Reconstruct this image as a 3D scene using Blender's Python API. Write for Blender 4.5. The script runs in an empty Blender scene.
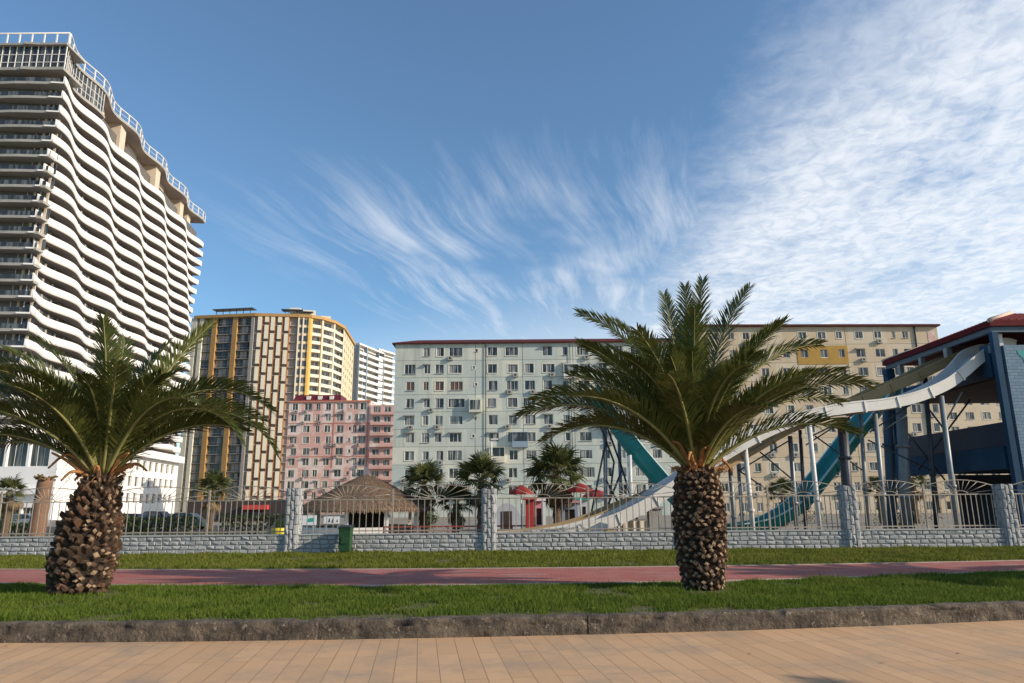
import bpy, math, random
import numpy as np
from mathutils import Vector, Matrix, noise as mnoise

SC = bpy.context.scene
COL = SC.collection
PI = math.pi
rnd = random.Random(7)
nrng = np.random.default_rng(11)

# ------------------------------------------------------------------ camera model
F = 711.0; PITCH = math.radians(12.83); ROLL = math.radians(.5); EYE = 1.5
CAMM = (Matrix.Rotation(PI/2+PITCH, 3, 'X') @ Matrix.Rotation(-ROLL, 3, 'Z'))
def ray(px, py): return CAMM @ Vector(((px-512)/F, -(py-341.5)/F, -1))
def at(px, py, Y):                     # the point at depth Y that shows at a pixel
    d = ray(px, py); t = Y/d.y
    return Vector((d.x*t, Y, d.z*t+EYE))
def gr(px, py, z=0.0):
    d = ray(px, py); t = (z-EYE)/d.z
    return Vector((d.x*t, d.y*t, z))
GZ = -0.5                              # level of the park and the town behind the wall
PZ = -0.24                             # level of the promenade

# ------------------------------------------------------------------ mesh builder
class MB:
    def __init__(s): s.v = []; s.f = []; s.m = []; s.sm = []
    def vert(s, p): s.v.append(tuple(p)); return len(s.v)-1
    def face(s, ids, m=0, smooth=False): s.f.append(tuple(ids)); s.m.append(m); s.sm.append(smooth)
    def poly(s, pts, m=0, smooth=False):
        b = len(s.v); s.v.extend(tuple(p) for p in pts); s.face(range(b, b+len(pts)), m, smooth)
    def hexa(s, c, m=0):               # 8 corners: bottom 4 (ccw from above), top 4
        b = len(s.v); s.v.extend(tuple(p) for p in c)
        for q in ((3,2,1,0),(4,5,6,7),(0,1,5,4),(1,2,6,5),(2,3,7,6),(3,0,4,7)):
            s.face([b+i for i in q], m)
    def box(s, x0, x1, y0, y1, z0, z1, m=0):
        s.hexa([(x0,y0,z0),(x1,y0,z0),(x1,y1,z0),(x0,y1,z0),(x0,y0,z1),(x1,y0,z1),(x1,y1,z1),(x0,y1,z1)], m)
    def tube(s, pts, r, seg=8, m=0, cap=True, smooth=True):
        pts = [Vector(p) for p in pts]; n = len(pts)
        rs = r if isinstance(r, (list, tuple)) else [r]*n
        rings = []; prev = None
        for i, p in enumerate(pts):
            t = (pts[min(i+1, n-1)]-pts[max(i-1, 0)]).normalized()
            if prev is None:
                a = Vector((0,0,1)) if abs(t.z) < .9 else Vector((1,0,0))
                x = t.cross(a).normalized()
            else:
                x = (prev - t*prev.dot(t)).normalized()
            prev = x; y = t.cross(x)
            rings.append([s.vert(p + (x*math.cos(2*PI*k/seg)+y*math.sin(2*PI*k/seg))*rs[i]) for k in range(seg)])
        for a, b in zip(rings, rings[1:]):
            for k in range(seg): s.face((a[k], a[(k+1)%seg], b[(k+1)%seg], b[k]), m, smooth)
        if cap:
            s.face(list(reversed(rings[0])), m); s.face(rings[-1], m)
    def bar(s, p, q, w, d=None, m=0):  # square bar between two points
        p, q = Vector(p), Vector(q); d = d or w
        t = (q-p).normalized(); a = Vector((0,0,1)) if abs(t.z) < .95 else Vector((0,1,0))
        x = t.cross(a).normalized()*w/2; y = x.cross(t).normalized()*d/2
        s.hexa([p-x-y, p+x-y, p+x+y, p-x+y, q-x-y, q+x-y, q+x+y, q-x+y], m)
    def lathe(s, prof, seg=16, m=0, c=(0,0,0), smooth=True):
        rings = []
        for r, z in prof:
            rings.append([s.vert((c[0]+r*math.cos(2*PI*k/seg), c[1]+r*math.sin(2*PI*k/seg), c[2]+z)) for k in range(seg)])
        for a, b in zip(rings, rings[1:]):
            for k in range(seg): s.face((a[k], a[(k+1)%seg], b[(k+1)%seg], b[k]), m, smooth)
    def mesh(s, name, mats, off=None):
        me = bpy.data.meshes.new(name)
        v = np.array(s.v, dtype=np.float64)
        if off is not None: v = v - np.array(off)
        me.from_pydata(v.tolist(), [], s.f)
        for m in (mats if isinstance(mats, (list, tuple)) else [mats]): me.materials.append(m)
        me.polygons.foreach_set('material_index', s.m)
        me.polygons.foreach_set('use_smooth', s.sm)
        me.update()
        return me
    def build(s, name, mats, parent=None, loc=None):   # vertices are in world space
        off = ROOT[parent.name] if parent is not None else (loc if loc is not None else (0,0,0))
        o = bpy.data.objects.new(name, s.mesh(name, mats, off)); COL.objects.link(o)
        if parent is not None:
            o.parent = parent; ROOT[o.name] = off
        else:
            o.location = off; ROOT[o.name] = Vector(off)
        return o
ROOT = {}
def tag(o, label, cat, group=None, kind=None):
    if label: o['label'] = label
    if cat: o['category'] = cat
    if group: o['group'] = group
    if kind: o['kind'] = kind
    return o
def struct(o): o['kind'] = 'structure'; return o
def thing(name, label, cat, loc, group=None, rz=0):
    o = bpy.data.objects.new(name, None); COL.objects.link(o); o.empty_display_size = .2
    o.location = loc; o.rotation_euler = (0,0,rz); ROOT[o.name] = Vector(loc)
    return tag(o, label, cat, group)
def child(name, me, parent, loc, rz=0, scale=None):    # loc in world space, parent is an unrotated root
    o = bpy.data.objects.new(name, me); COL.objects.link(o); o.parent = parent
    o.location = Vector(loc)-ROOT[parent.name]; o.rotation_euler = (0,0,rz)
    if scale: o.scale = scale
    return o
def sub(name, me, parent, loc=(0,0,0)):
    o = bpy.data.objects.new(name, me); COL.objects.link(o); o.parent = parent; o.location = loc
    return o
def copy_tree(o, loc=None, rz=None, parent=None):
    c = o.copy(); COL.objects.link(c)
    if parent is not None: c.parent = parent
    if loc is not None: c.location = loc; ROOT[c.name] = Vector(loc)
    if rz is not None: c.rotation_euler = (0,0,rz)
    for ch in list(o.children): copy_tree(ch, parent=c)
    return c

# ------------------------------------------------------------------ materials
def pm(name, col, col2=None, scale=4., rough=.8, bump=0., bscale=30., metal=0., spec=.4, stretch=(1,1,1), detail=6., lo=.35, hi=.65,
       col3=None, scale3=1., stretch3=(1,1,1), lo3=.55, hi3=.75, trans=0., rvar=0.):
    m = bpy.data.materials.new(name); m.use_nodes = True
    nt = m.node_tree; N = nt.nodes; L = nt.links
    b = N['Principled BSDF']; b.inputs['Roughness'].default_value = rough
    b.inputs['Metallic'].default_value = metal; b.inputs['Specular IOR Level'].default_value = spec
    tc = N.new('ShaderNodeTexCoord')
    def noise(sc, st, det=detail):
        mp = N.new('ShaderNodeMapping'); mp.inputs['Scale'].default_value = st
        L.new(tc.outputs['Object'], mp.inputs['Vector'])
        n = N.new('ShaderNodeTexNoise'); n.inputs['Scale'].default_value = sc; n.inputs['Detail'].default_value = det
        n.inputs['Roughness'].default_value = .65
        L.new(mp.outputs[0], n.inputs['Vector']); return n.outputs['Fac']
    def ramp(fac, a, c):
        r = N.new('ShaderNodeMapRange'); r.inputs['From Min'].default_value = a; r.inputs['From Max'].default_value = c
        L.new(fac, r.inputs['Value']); return r.outputs['Result']
    def mix(fac, A, B):
        x = N.new('ShaderNodeMix'); x.data_type = 'RGBA'
        if isinstance(fac, float): x.inputs[0].default_value = fac
        else: L.new(fac, x.inputs[0])
        for i, c in ((6, A), (7, B)):
            if isinstance(c, tuple): x.inputs[i].default_value = (*c, 1)
            else: L.new(c, x.inputs[i])
        return x.outputs[2]
    c = col
    if col2 is not None: c = mix(ramp(noise(scale, stretch), lo, hi), col, col2)
    if col3 is not None: c = mix(ramp(noise(scale3, stretch3), lo3, hi3), c, col3)
    if rvar:
        oi = N.new('ShaderNodeObjectInfo'); hs = N.new('ShaderNodeHueSaturation')
        r = N.new('ShaderNodeMapRange'); r.inputs['To Min'].default_value = 1-rvar; r.inputs['To Max'].default_value = 1+rvar
        L.new(oi.outputs['Random'], r.inputs['Value']); L.new(r.outputs[0], hs.inputs['Value'])
        if isinstance(c, tuple): hs.inputs['Color'].default_value = (*c, 1)
        else: L.new(c, hs.inputs['Color'])
        c = hs.outputs[0]
    if isinstance(c, tuple): b.inputs['Base Color'].default_value = (*c, 1)
    else: L.new(c, b.inputs['Base Color'])
    if bump:
        bp = N.new('ShaderNodeBump'); bp.inputs['Strength'].default_value = bump; bp.inputs['Distance'].default_value = .05
        L.new(noise(bscale, (1,1,1)), bp.inputs['Height']); L.new(bp.outputs[0], b.inputs['Normal'])
    if trans:
        t = N.new('ShaderNodeBsdfTranslucent'); ms = N.new('ShaderNodeMixShader'); ms.inputs[0].default_value = trans
        if isinstance(c, tuple): t.inputs[0].default_value = (*c, 1)
        else: L.new(c, t.inputs[0])
        L.new(b.outputs[0], ms.inputs[1]); L.new(t.outputs[0], ms.inputs[2])
        L.new(ms.outputs[0], N['Material Output'].inputs[0])
    m['nodes_tag'] = name
    return m
def glass_mat(name, dark=(.02,.025,.03), light=(.30,.29,.27), thr=.6, rough=.08):
    m = bpy.data.materials.new(name); m.use_nodes = True
    nt = m.node_tree; N = nt.nodes; L = nt.links; b = N['Principled BSDF']
    oi = N.new('ShaderNodeObjectInfo')
    tc = N.new('ShaderNodeTexCoord')
    ns = N.new('ShaderNodeTexNoise'); ns.inputs['Scale'].default_value = 1.3; ns.inputs['Detail'].default_value = 1
    ns.noise_dimensions = '4D'
    mp = N.new('ShaderNodeMapping'); mp.inputs['Scale'].default_value = (1.4,1,.15); L.new(tc.outputs['Object'], mp.inputs[0])
    L.new(mp.outputs[0], ns.inputs['Vector'])
    mm = N.new('ShaderNodeMath'); mm.operation = 'MULTIPLY'; mm.inputs[1].default_value = 97; L.new(oi.outputs['Random'], mm.inputs[0])
    L.new(mm.outputs[0], ns.inputs['W'])
    r = N.new('ShaderNodeMapRange'); r.inputs['From Min'].default_value = thr-.08; r.inputs['From Max'].default_value = thr+.08
    L.new(ns.outputs['Fac'], r.inputs['Value'])
    x = N.new('ShaderNodeMix'); x.data_type = 'RGBA'; L.new(r.outputs[0], x.inputs[0])
    x.inputs[6].default_value = (*dark, 1); x.inputs[7].default_value = (*light, 1)
    L.new(x.outputs[2], b.inputs['Base Color'])
    b.inputs['Roughness'].default_value = rough; b.inputs['Specular IOR Level'].default_value = .5
    return m

M = {}
def mk(k, *a, **kw): M[k] = pm(k, *a, **kw)
mk('ground', (.26,.23,.19), (.20,.18,.15), .3, .9, .3, 6)
mk('soil', (.075,.085,.03), (.12,.10,.05), 2.5, .95, .4, 40)
mk('grass', (.088,.140,.018), (.140,.185,.030), 1.2, .75, 0, spec=.12, trans=.34, col3=(.20,.18,.05), scale3=.9, lo3=.60, hi3=.78)
mk('kerbstone', (.165,.13,.095), (.06,.047,.037), 4, .9, 1, 22, col3=(.33,.28,.21), scale3=13, lo3=.60, hi3=.68, lo=.38, hi=.6)
mk('pathred', (.30,.10,.085), (.23,.075,.065), 1.1, .85, .3, 40, col3=(.36,.18,.15), scale3=6, lo3=.58, hi3=.8)
mk('pathedge', (.46,.40,.33), (.34,.28,.22), 4, .85)
mk('dash', (.50,.37,.33), (.33,.14,.12), 14, .8)
mk('block', (.42,.425,.425), (.34,.345,.35), 3, .85, .5, 25, col3=(.17,.17,.17), scale3=9, lo3=.62, hi3=.8)
mk('mortar', (.27,.27,.27), (.21,.21,.21), 8, .9)
mk('coping', (.44,.44,.43), (.35,.35,.34), 2, .85, .3, 20)
mk('fence', (.40,.36,.30), (.28,.23,.18), 6, .55, metal=.2)
mk('trunkfibre', (.05,.034,.024), (.025,.018,.013), 14, .95, 1, 60)
mk('bootcut', (.44,.31,.20), (.20,.13,.08), 26, .9, .8, 50)
mk('bootside', (.15,.092,.058), (.065,.042,.028), 14, .95, .8, 60)
mk('bootred', (.26,.13,.07), (.12,.06,.035), 14, .95, .8, 60)
mk('leaflet', (.054,.080,.018), (.145,.155,.040), 2.2, .42, 0, spec=.5, trans=.27, rvar=.22)
mk('rachis', (.26,.25,.09), (.20,.19,.07), 6, .5, rvar=.15)
mk('drystalk', (.42,.20,.07), (.28,.12,.045), 9, .8)
mk('fanleaf', (.045,.065,.018), (.11,.112,.036), 3, .5, trans=.18, rvar=.25)
mk('deadleaf', (.24,.17,.085), (.14,.095,.05), 5, .9, trans=.15)
mk('fantrunk', (.17,.115,.07), (.09,.06,.04), 10, .95, .8, 40)
mk('stump', (.26,.15,.095), (.17,.095,.06), 6, .95, .8, 30, stretch=(1,1,6))
mk('shrub', (.03,.055,.014), (.065,.09,.025), 4, .6, trans=.15)
mk('thatch', (.34,.225,.15), (.20,.13,.085), 9, .95, 1, 60, stretch=(1,1,.5))
mk('white', (.78,.76,.72), (.68,.66,.62), .4, .6)
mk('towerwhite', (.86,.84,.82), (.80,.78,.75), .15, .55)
mk('soffit_shade', (.42,.36,.33), (.36,.31,.28), .3, .8)  # tower white with the brown shade under the bands put into its colour
mk('slab', (.38,.37,.34), (.31,.30,.28), .3, .8)
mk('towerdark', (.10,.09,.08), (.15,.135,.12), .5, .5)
mk('tanwall', (.62,.52,.42), (.54,.45,.36), .4, .85)
mk('rail', (.75,.73,.70), None, rough=.5)
mk('green_wall', (.56,.58,.51), (.47,.505,.45), .35, .9, .25, 3, col3=(.27,.28,.24), scale3=1.0, stretch3=(1,1,.10), lo3=.50, hi3=.82, detail=8)
mk('green_pale', (.62,.63,.52), (.55,.56,.47), .6, .9, .2, 3)
mk('tan_wall', (.59,.47,.33), (.52,.41,.285), .35, .9, .25, 3, col3=(.33,.24,.15), scale3=.8, stretch3=(1,1,.12), lo3=.62, hi3=.85, detail=8)
mk('ochre', (.44,.26,.055), (.36,.21,.045), 1, .8)
mk('green_b', (.50,.54,.495), (.43,.475,.445), .5, .9, .25, 3, col3=(.36,.40,.35), scale3=1.1, stretch3=(1,1,.12), lo3=.60, hi3=.85)
mk('green_c', (.64,.63,.54), (.56,.56,.48), .5, .9, .25, 3, col3=(.40,.41,.35), scale3=1.1, stretch3=(1,1,.12), lo3=.60, hi3=.85)
mk('tan_b', (.62,.52,.39), (.55,.46,.34), .5, .9, .25, 3, col3=(.36,.27,.18), scale3=1.1, stretch3=(1,1,.12), lo3=.60, hi3=.85)
mk('pink_b', (.70,.60,.56), (.62,.50,.47), .5, .9, .2, 3, col3=(.42,.34,.32), scale3=1.1, stretch3=(1,1,.12), lo3=.60, hi3=.85)
mk('pink_wall', (.62,.39,.345), (.55,.33,.295), .3, .9, .2, 3, col3=(.68,.58,.54), scale3=.18, lo3=.52, hi3=.62)
mk('pink_line', (.46,.19,.13), None, rough=.9)
mk('roofred', (.105,.028,.027), (.08,.022,.022), .8, .8, spec=.15)
mk('mansard', (.12,.014,.024), (.09,.01,.018), 1, .6)
mk('joint', (.16,.17,.15), None, rough=.9)
mk('cream', (.66,.55,.38), (.60,.49,.33), .4, .8)
mk('creamwhite', (.72,.68,.56), (.66,.61,.50), .4, .8)
mk('yellow', (.72,.46,.13), (.66,.41,.11), .4, .7)  # stripe paint with the sunlight on it put into the colour
mk('orange', (.46,.27,.10), (.40,.23,.08), .4, .7)  # same stripe paint darkened for the shaded front; also the cornice orange
mk('orangetrim', (.42,.17,.05), (.36,.14,.04), .5, .7)
mk('concretegrey', (.42,.38,.34), (.34,.31,.28), .3, .85)
mk('darkrecess', (.05,.043,.035), (.07,.06,.05), .4, .8)
mk('slidewhite', (.60,.59,.57), (.52,.50,.47), .8, .42, spec=.5, col3=(.40,.36,.30), scale3=2.2, stretch3=(1,1,.4), lo3=.6, hi3=.8)
mk('slidetan', (.36,.25,.12), (.28,.19,.09), 1.2, .5)
mk('slidered', (.30,.07,.04), (.24,.05,.03), 1.2, .5)
mk('teal', (.03,.30,.29), (.022,.23,.225), 1, .35, spec=.5)
mk('tealrim', (.40,.60,.58), None, rough=.4)
mk('steel', (.26,.29,.31), (.20,.22,.23), 2, .5, metal=.3)
mk('steeldark', (.075,.085,.10), (.05,.055,.065), 2, .55, metal=.3)
mk('steelwhite', (.66,.66,.64), (.55,.54,.51), 3, .5)
mk('blue', (.022,.065,.12), (.016,.05,.095), 1, .8, spec=.2)
mk('bluedark', (.012,.03,.065), (.01,.024,.05), 1, .6)
mk('towersteel', (.07,.12,.17), (.05,.09,.13), 1, .5)
mk('ceiling', (.08,.05,.038), (.06,.04,.03), 1, .8)
mk('parkroof', (.125,.013,.018), (.095,.010,.013), 1.5, .8, spec=.15)
mk('ridge', (.55,.40,.32), None, rough=.7)
mk('canopyred', (.32,.035,.03), (.26,.025,.022), 2, .7, trans=.2)
mk('red', (.42,.035,.03), None, rough=.6)
mk('pinkkiosk', (.58,.30,.33), None, rough=.7)
mk('greyblue', (.25,.32,.40), None, rough=.7)
mk('bin', (.022,.075,.03), (.016,.06,.024), 4, .5)
mk('binlid', (.012,.025,.016), None, rough=.5)
mk('rubber', (.02,.02,.02), None, rough=.8)
mk('carblue', (.02,.03,.055), None, rough=.25, spec=.6)
mk('carblack', (.015,.015,.018), None, rough=.25, spec=.6)
mk('carsilver', (.35,.37,.39), None, rough=.3, metal=.5)
mk('carteal', (.03,.05,.055), None, rough=.25, spec=.6)
mk('yellowpaint', (.60,.48,.03), None, rough=.5)
mk('signred', (.55,.06,.045), None, rough=.6)
mk('board', (.72,.74,.73), None, rough=.6)
mk('boardteal', (.03,.36,.30), None, rough=.6)
mk('darkshop', (.04,.03,.028), (.06,.045,.04), 1, .8)
mk('acwhite', (.38,.36,.33), None, rough=.5)
mk('metalgrey', (.35,.35,.35), None, rough=.4, metal=.6)
mk('tarp', (.62,.57,.49), (.52,.47,.40), 2, .9)
mk('tent', (.52,.54,.58), (.45,.47,.52), 2, .8)
mk('asphalt', (.06,.06,.062), (.05,.05,.05), 2, .9)
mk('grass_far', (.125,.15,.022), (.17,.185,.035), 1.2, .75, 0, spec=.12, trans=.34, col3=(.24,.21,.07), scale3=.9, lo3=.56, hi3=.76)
M['pane'] = glass_mat('pane', thr=.53)
M['pane_brown'] = glass_mat('pane_brown', (.10,.05,.035), (.16,.09,.06), .5, .3)
M['towerglass'] = glass_mat('towerglass', (.03,.035,.04), (.13,.14,.14), .55, .06)

def brick_mat(name, c1, c2, mort, w, h, msize, rot=0., rough=.8, bump=.4, axes='XY', var=None, squash=1.):
    m = bpy.data.materials.new(name); m.use_nodes = True
    nt = m.node_tree; N = nt.nodes; L = nt.links; b = N['Principled BSDF']; b.inputs['Roughness'].default_value = rough
    b.inputs['Specular IOR Level'].default_value = .3
    tc = N.new('ShaderNodeTexCoord'); mp = N.new('ShaderNodeMapping')
    L.new(tc.outputs['Object'], mp.inputs[0])
    if axes == 'XZ': mp.inputs['Rotation'].default_value = (-PI/2, 0, 0)
    else: mp.inputs['Rotation'].default_value = (0, 0, rot)
    bt = N.new('ShaderNodeTexBrick'); L.new(mp.outputs[0], bt.inputs['Vector'])
    bt.inputs['Scale'].default_value = 1; bt.inputs['Brick Width'].default_value = w; bt.inputs['Row Height'].default_value = h
    bt.inputs['Mortar Size'].default_value = msize; bt.inputs['Color1'].default_value = (*c1,1); bt.inputs['Color2'].default_value = (*c2,1)
    bt.inputs['Mortar'].default_value = (*mort,1); bt.inputs['Mortar Smooth'].default_value = .2
    c = bt.outputs['Color']
    n = N.new('ShaderNodeTexNoise'); n.inputs['Scale'].default_value = 1.1; n.inputs['Detail'].default_value = 8; n.inputs['Roughness'].default_value = .7
    L.new(tc.outputs['Object'], n.inputs['Vector'])
    if var:
        r = N.new('ShaderNodeMapRange'); r.inputs['From Min'].default_value = .46; r.inputs['From Max'].default_value = .68
        L.new(n.outputs['Fac'], r.inputs['Value']); r.inputs['To Max'].default_value = .75
        x = N.new('ShaderNodeMix'); x.data_type = 'RGBA'; L.new(r.outputs[0], x.inputs[0]); L.new(c, x.inputs[6]); x.inputs[7].default_value = (*var,1)
        c = x.outputs[2]
    L.new(c, b.inputs['Base Color'])
    n2 = N.new('ShaderNodeTexNoise'); n2.inputs['Scale'].default_value = 45; n2.inputs['Detail'].default_value = 4
    L.new(tc.outputs['Object'], n2.inputs['Vector'])
    ad = N.new('ShaderNodeMath'); ad.operation = 'MULTIPLY_ADD'; ad.inputs[1].default_value = .25
    L.new(n2.outputs['Fac'], ad.inputs[0])
    iv = N.new('ShaderNodeMath'); iv.operation = 'SUBTRACT'; iv.inputs[0].default_value = 1; L.new(bt.outputs['Fac'], iv.inputs[1])
    L.new(iv.outputs[0], ad.inputs[2])
    bp = N.new('ShaderNodeBump'); bp.inputs['Strength'].default_value = bump; bp.inputs['Distance'].default_value = .012
    L.new(ad.outputs[0], bp.inputs['Height']); L.new(bp.outputs[0], b.inputs['Normal'])
    return m
YAW = math.atan2(512-421, F)
M['pavers'] = brick_mat('pavers', (.56,.355,.20), (.49,.305,.17), (.29,.18,.105), 2.6, .24, .006, rot=-(PI/2+YAW), var=(.30,.235,.175))
M['pathpaver'] = brick_mat('pathpaver', (.39,.125,.10), (.31,.095,.075), (.17,.07,.06), .2, .1, .006, rot=.05, var=(.36,.19,.16))
M['bluebrick'] = brick_mat('bluebrick', (.18,.265,.35), (.145,.22,.30), (.09,.14,.20), .32, .125, .012, axes='XZ', bump=.6)
M['bluebrickside'] = M['bluebrick']

# ------------------------------------------------------------------ facade helper
class Face:                             # a facade plane: p0 is the left end seen from outside
    def __init__(s, p0, p1, z0=GZ):
        s.p0 = Vector((p0[0], p0[1], 0)); d = Vector((p1[0]-p0[0], p1[1]-p0[1], 0))
        s.L = d.length; s.u = d.normalized(); s.n = Vector((s.u.y, -s.u.x, 0)); s.z0 = z0
        s.ang = math.atan2(s.u.y, s.u.x)
    def pt(s, u, z, d=0): p = s.p0 + s.u*u + s.n*d; return Vector((p.x, p.y, z))
    def box(s, mb, u0, u1, z0, z1, d0, d1, m=0):
        mb.hexa([s.pt(u0,z0,d1), s.pt(u1,z0,d1), s.pt(u1,z0,d0), s.pt(u0,z0,d0),
                 s.pt(u0,z1,d1), s.pt(u1,z1,d1), s.pt(u1,z1,d0), s.pt(u0,z1,d0)], m)
    def quad(s, mb, u0, u1, z0, z1, d=0, m=0):
        mb.poly([s.pt(u0,z0,d), s.pt(u1,z0,d), s.pt(u1,z1,d), s.pt(u0,z1,d)], m)
    def uz(s, px, py):                  # where a pixel's ray meets this plane
        r = ray(px, py); o = Vector((0,0,EYE)); t = (s.p0-o).dot(s.n)/r.dot(s.n)
        q = o + r*t; return (q-s.p0).dot(s.u), q.z
    def holes(s, mb, u0, u1, rows, rev=.16, m=0, mr=None, pick=None):
        for z0, z1, wins in rows:
            c = u0; sw = sorted(wins)
            for wi, (uc, zc, w, h) in enumerate(sw):
                if pick: m = pick()
                mr = m
                if wi: q = (sw[wi-1][0]+sw[wi-1][2]/2+uc-w/2)/2; s.quad(mb, c, q, z0, z1, 0, pm_ if pick else m); c = q
                pm_ = m
                a, b, e, f = uc-w/2, uc+w/2, zc-h/2, zc+h/2
                s.quad(mb, c, a, z0, z1, 0, m); s.quad(mb, a, b, z0, e, 0, m); s.quad(mb, a, b, f, z1, 0, m)
                mb.poly([s.pt(a,e,0), s.pt(b,e,0), s.pt(b,e,-rev), s.pt(a,e,-rev)], mr)
                mb.poly([s.pt(a,f,-rev), s.pt(b,f,-rev), s.pt(b,f,0), s.pt(a,f,0)], mr)
                mb.poly([s.pt(a,e,0), s.pt(a,e,-rev), s.pt(a,f,-rev), s.pt(a,f,0)], mr)
                mb.poly([s.pt(b,e,-rev), s.pt(b,e,0), s.pt(b,f,0), s.pt(b,f,-rev)], mr)
                c = b
            s.quad(mb, c, u1, z0, z1, 0, m)
WC = {}
def win_mesh(w, h, mull, frame='white', pane='pane', trim=0):
    w, h = round(w, 2), round(h, 2); k = (w, h, mull, frame, pane, trim)
    if k in WC: return WC[k]
    f = MB(); t = .05; w2 = w/2-.004; h2 = h/2-.004
    f.box(-w2, w2, -.04, .04, -h2, -h2+t); f.box(-w2, w2, -.04, .04, h2-t, h2)
    f.box(-w2, -w2+t, -.037, .037, -h2+t, h2-t); f.box(w2-t, w2, -.037, .037, -h2+t, h2-t)
    if trim == 1:                       # painted surround a little proud of the wall
        for q in ((-w/2-.11,-w/2+.001,-h/2-.1,h/2+.1),(w/2-.001,w/2+.11,-h/2-.1,h/2+.1)): f.box(q[0],q[1],-.134,-.104,q[2],q[3],1)
        f.box(-w/2+.002,w/2-.002,-.133,-.104,h/2-.001,h/2+.1,1); f.box(-w/2+.002,w/2-.002,-.18,-.104,-h/2-.1,-h/2+.001,1)
    elif trim == 2: f.box(-w/2-.06,w/2+.06,-.22,-.104,-h/2-.05,-h/2-.002,2)
    elif trim == 3: f.hexa([(-w/2-.1,-.55,h/2-.05),(w/2+.1,-.55,h/2-.05),(w/2+.1,-.104,h/2+.15),(-w/2-.1,-.104,h/2+.15),(-w/2-.1,-.55,h/2-.02),(w/2+.1,-.55,h/2-.02),(w/2+.1,-.104,h/2+.18),(-w/2-.1,-.104,h/2+.18)],2)
    for i in range(1, mull):
        x = -w2 + 2*w2*i/mull; f.box(x-.022, x+.022, -.034, .034, -h2+t, h2-t)
    g = MB(); g.poly([(-w2+.02, .02, -h2+.02), (w2-.02, .02, -h2+.02), (w2-.02, .02, h2-.02), (-w2+.02, .02, h2-.02)])
    WC[k] = (f.mesh('window', [M[frame], M['creamwhite'], M['metalgrey']]), g.mesh('pane', M[pane])); return WC[k]
def window(parent, Fc, u, z, w, h, mull=2, d=-.10, frame='white', pane='pane', trim=0):
    fm, gm = win_mesh(w, h, mull, frame, pane, trim)
    o = child('window', fm, parent, Fc.pt(u, z, d), Fc.ang); sub('pane', gm, o); return o
def ac_mesh():
    if 'ac' in WC: return WC['ac']
    b = MB(); b.box(-.42,.42,-.42,-.08,-.3,.3,0)
    for k in range(10):
        a, c = 2*PI*k/10, 2*PI*(k+1)/10
        b.poly([(-.1,-.424,0),(-.1+.22*math.cos(c),-.424,.22*math.sin(c)),(-.1+.22*math.cos(a),-.424,.22*math.sin(a))][::-1],1)
    b.bar((-.3,0,-.33),(-.3,-.42,-.33),.05,m=1); b.bar((.3,0,-.33),(.3,-.42,-.33),.05,m=1)
    WC['ac'] = b.mesh('air_conditioner', [M['acwhite'], M['darkrecess']]); return WC['ac']
def ac(parent, Fc, u, z): return child('air_conditioner', ac_mesh(), parent, Fc.pt(u, z, 0), Fc.ang)
def back_box(mb, Fc, u0, u1, z0, z1, depth, m=0):      # the other five sides of a block behind its facade
    A = lambda u, z, d: Fc.pt(u, z, d)
    mb.poly([A(u0,z0,-depth), A(u0,z0,0), A(u0,z1,0), A(u0,z1,-depth)], m)
    mb.poly([A(u1,z0,0), A(u1,z0,-depth), A(u1,z1,-depth), A(u1,z1,0)], m)
    mb.poly([A(u1,z0,-depth), A(u0,z0,-depth), A(u0,z1,-depth), A(u1,z1,-depth)], m)
    mb.poly([A(u0,z1,0), A(u1,z1,0), A(u1,z1,-depth), A(u0,z1,-depth)], m)
def spline(P, n=8):
    P = [Vector(p) for p in P]; out = []
    for i in range(len(P)-1):
        a, b, c, d = P[max(i-1,0)], P[i], P[i+1], P[min(i+2,len(P)-1)]
        for k in range(n):
            t = k/n
            out.append(.5*((2*b)+(c-a)*t+(2*a-5*b+4*c-d)*t*t+(3*b-3*c+d-a)*t**3))
    out.append(P[-1]); return out

# ------------------------------------------------------------------ camera, sky, sun
cam = bpy.data.cameras.new('camera'); camo = bpy.data.objects.new('camera', cam); COL.objects.link(camo)
cam.sensor_width = 36; cam.sensor_fit = 'HORIZONTAL'; cam.lens = F/1024*36; cam.clip_end = 6000; cam.clip_start = .1
camo.matrix_world = Matrix.Translation((0,0,EYE)) @ CAMM.to_4x4()
SC.camera = camo
SC.view_settings.view_transform = 'Standard'; SC.view_settings.look = 'None'
SC.view_settings.exposure = 0.22; SC.view_settings.gamma = 1
SUN_EL = math.radians(24); SUN_AZ = math.radians(-18)          # azimuth from +X, the sun stands right and a little behind the viewer
sd = Vector((math.cos(SUN_EL)*math.cos(SUN_AZ), math.cos(SUN_EL)*math.sin(SUN_AZ), math.sin(SUN_EL)))
sl = bpy.data.lights.new('sun', 'SUN'); sl.energy = 4.6; sl.angle = math.radians(.5); sl.color = (1, .86, .68)
so = bpy.data.objects.new('sun', sl); COL.objects.link(so); so.rotation_euler = sd.to_track_quat('Z', 'Y').to_euler(); so.location = (60,-20,60)
W = bpy.data.worlds.new('World'); SC.world = W; W.use_nodes = True
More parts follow.
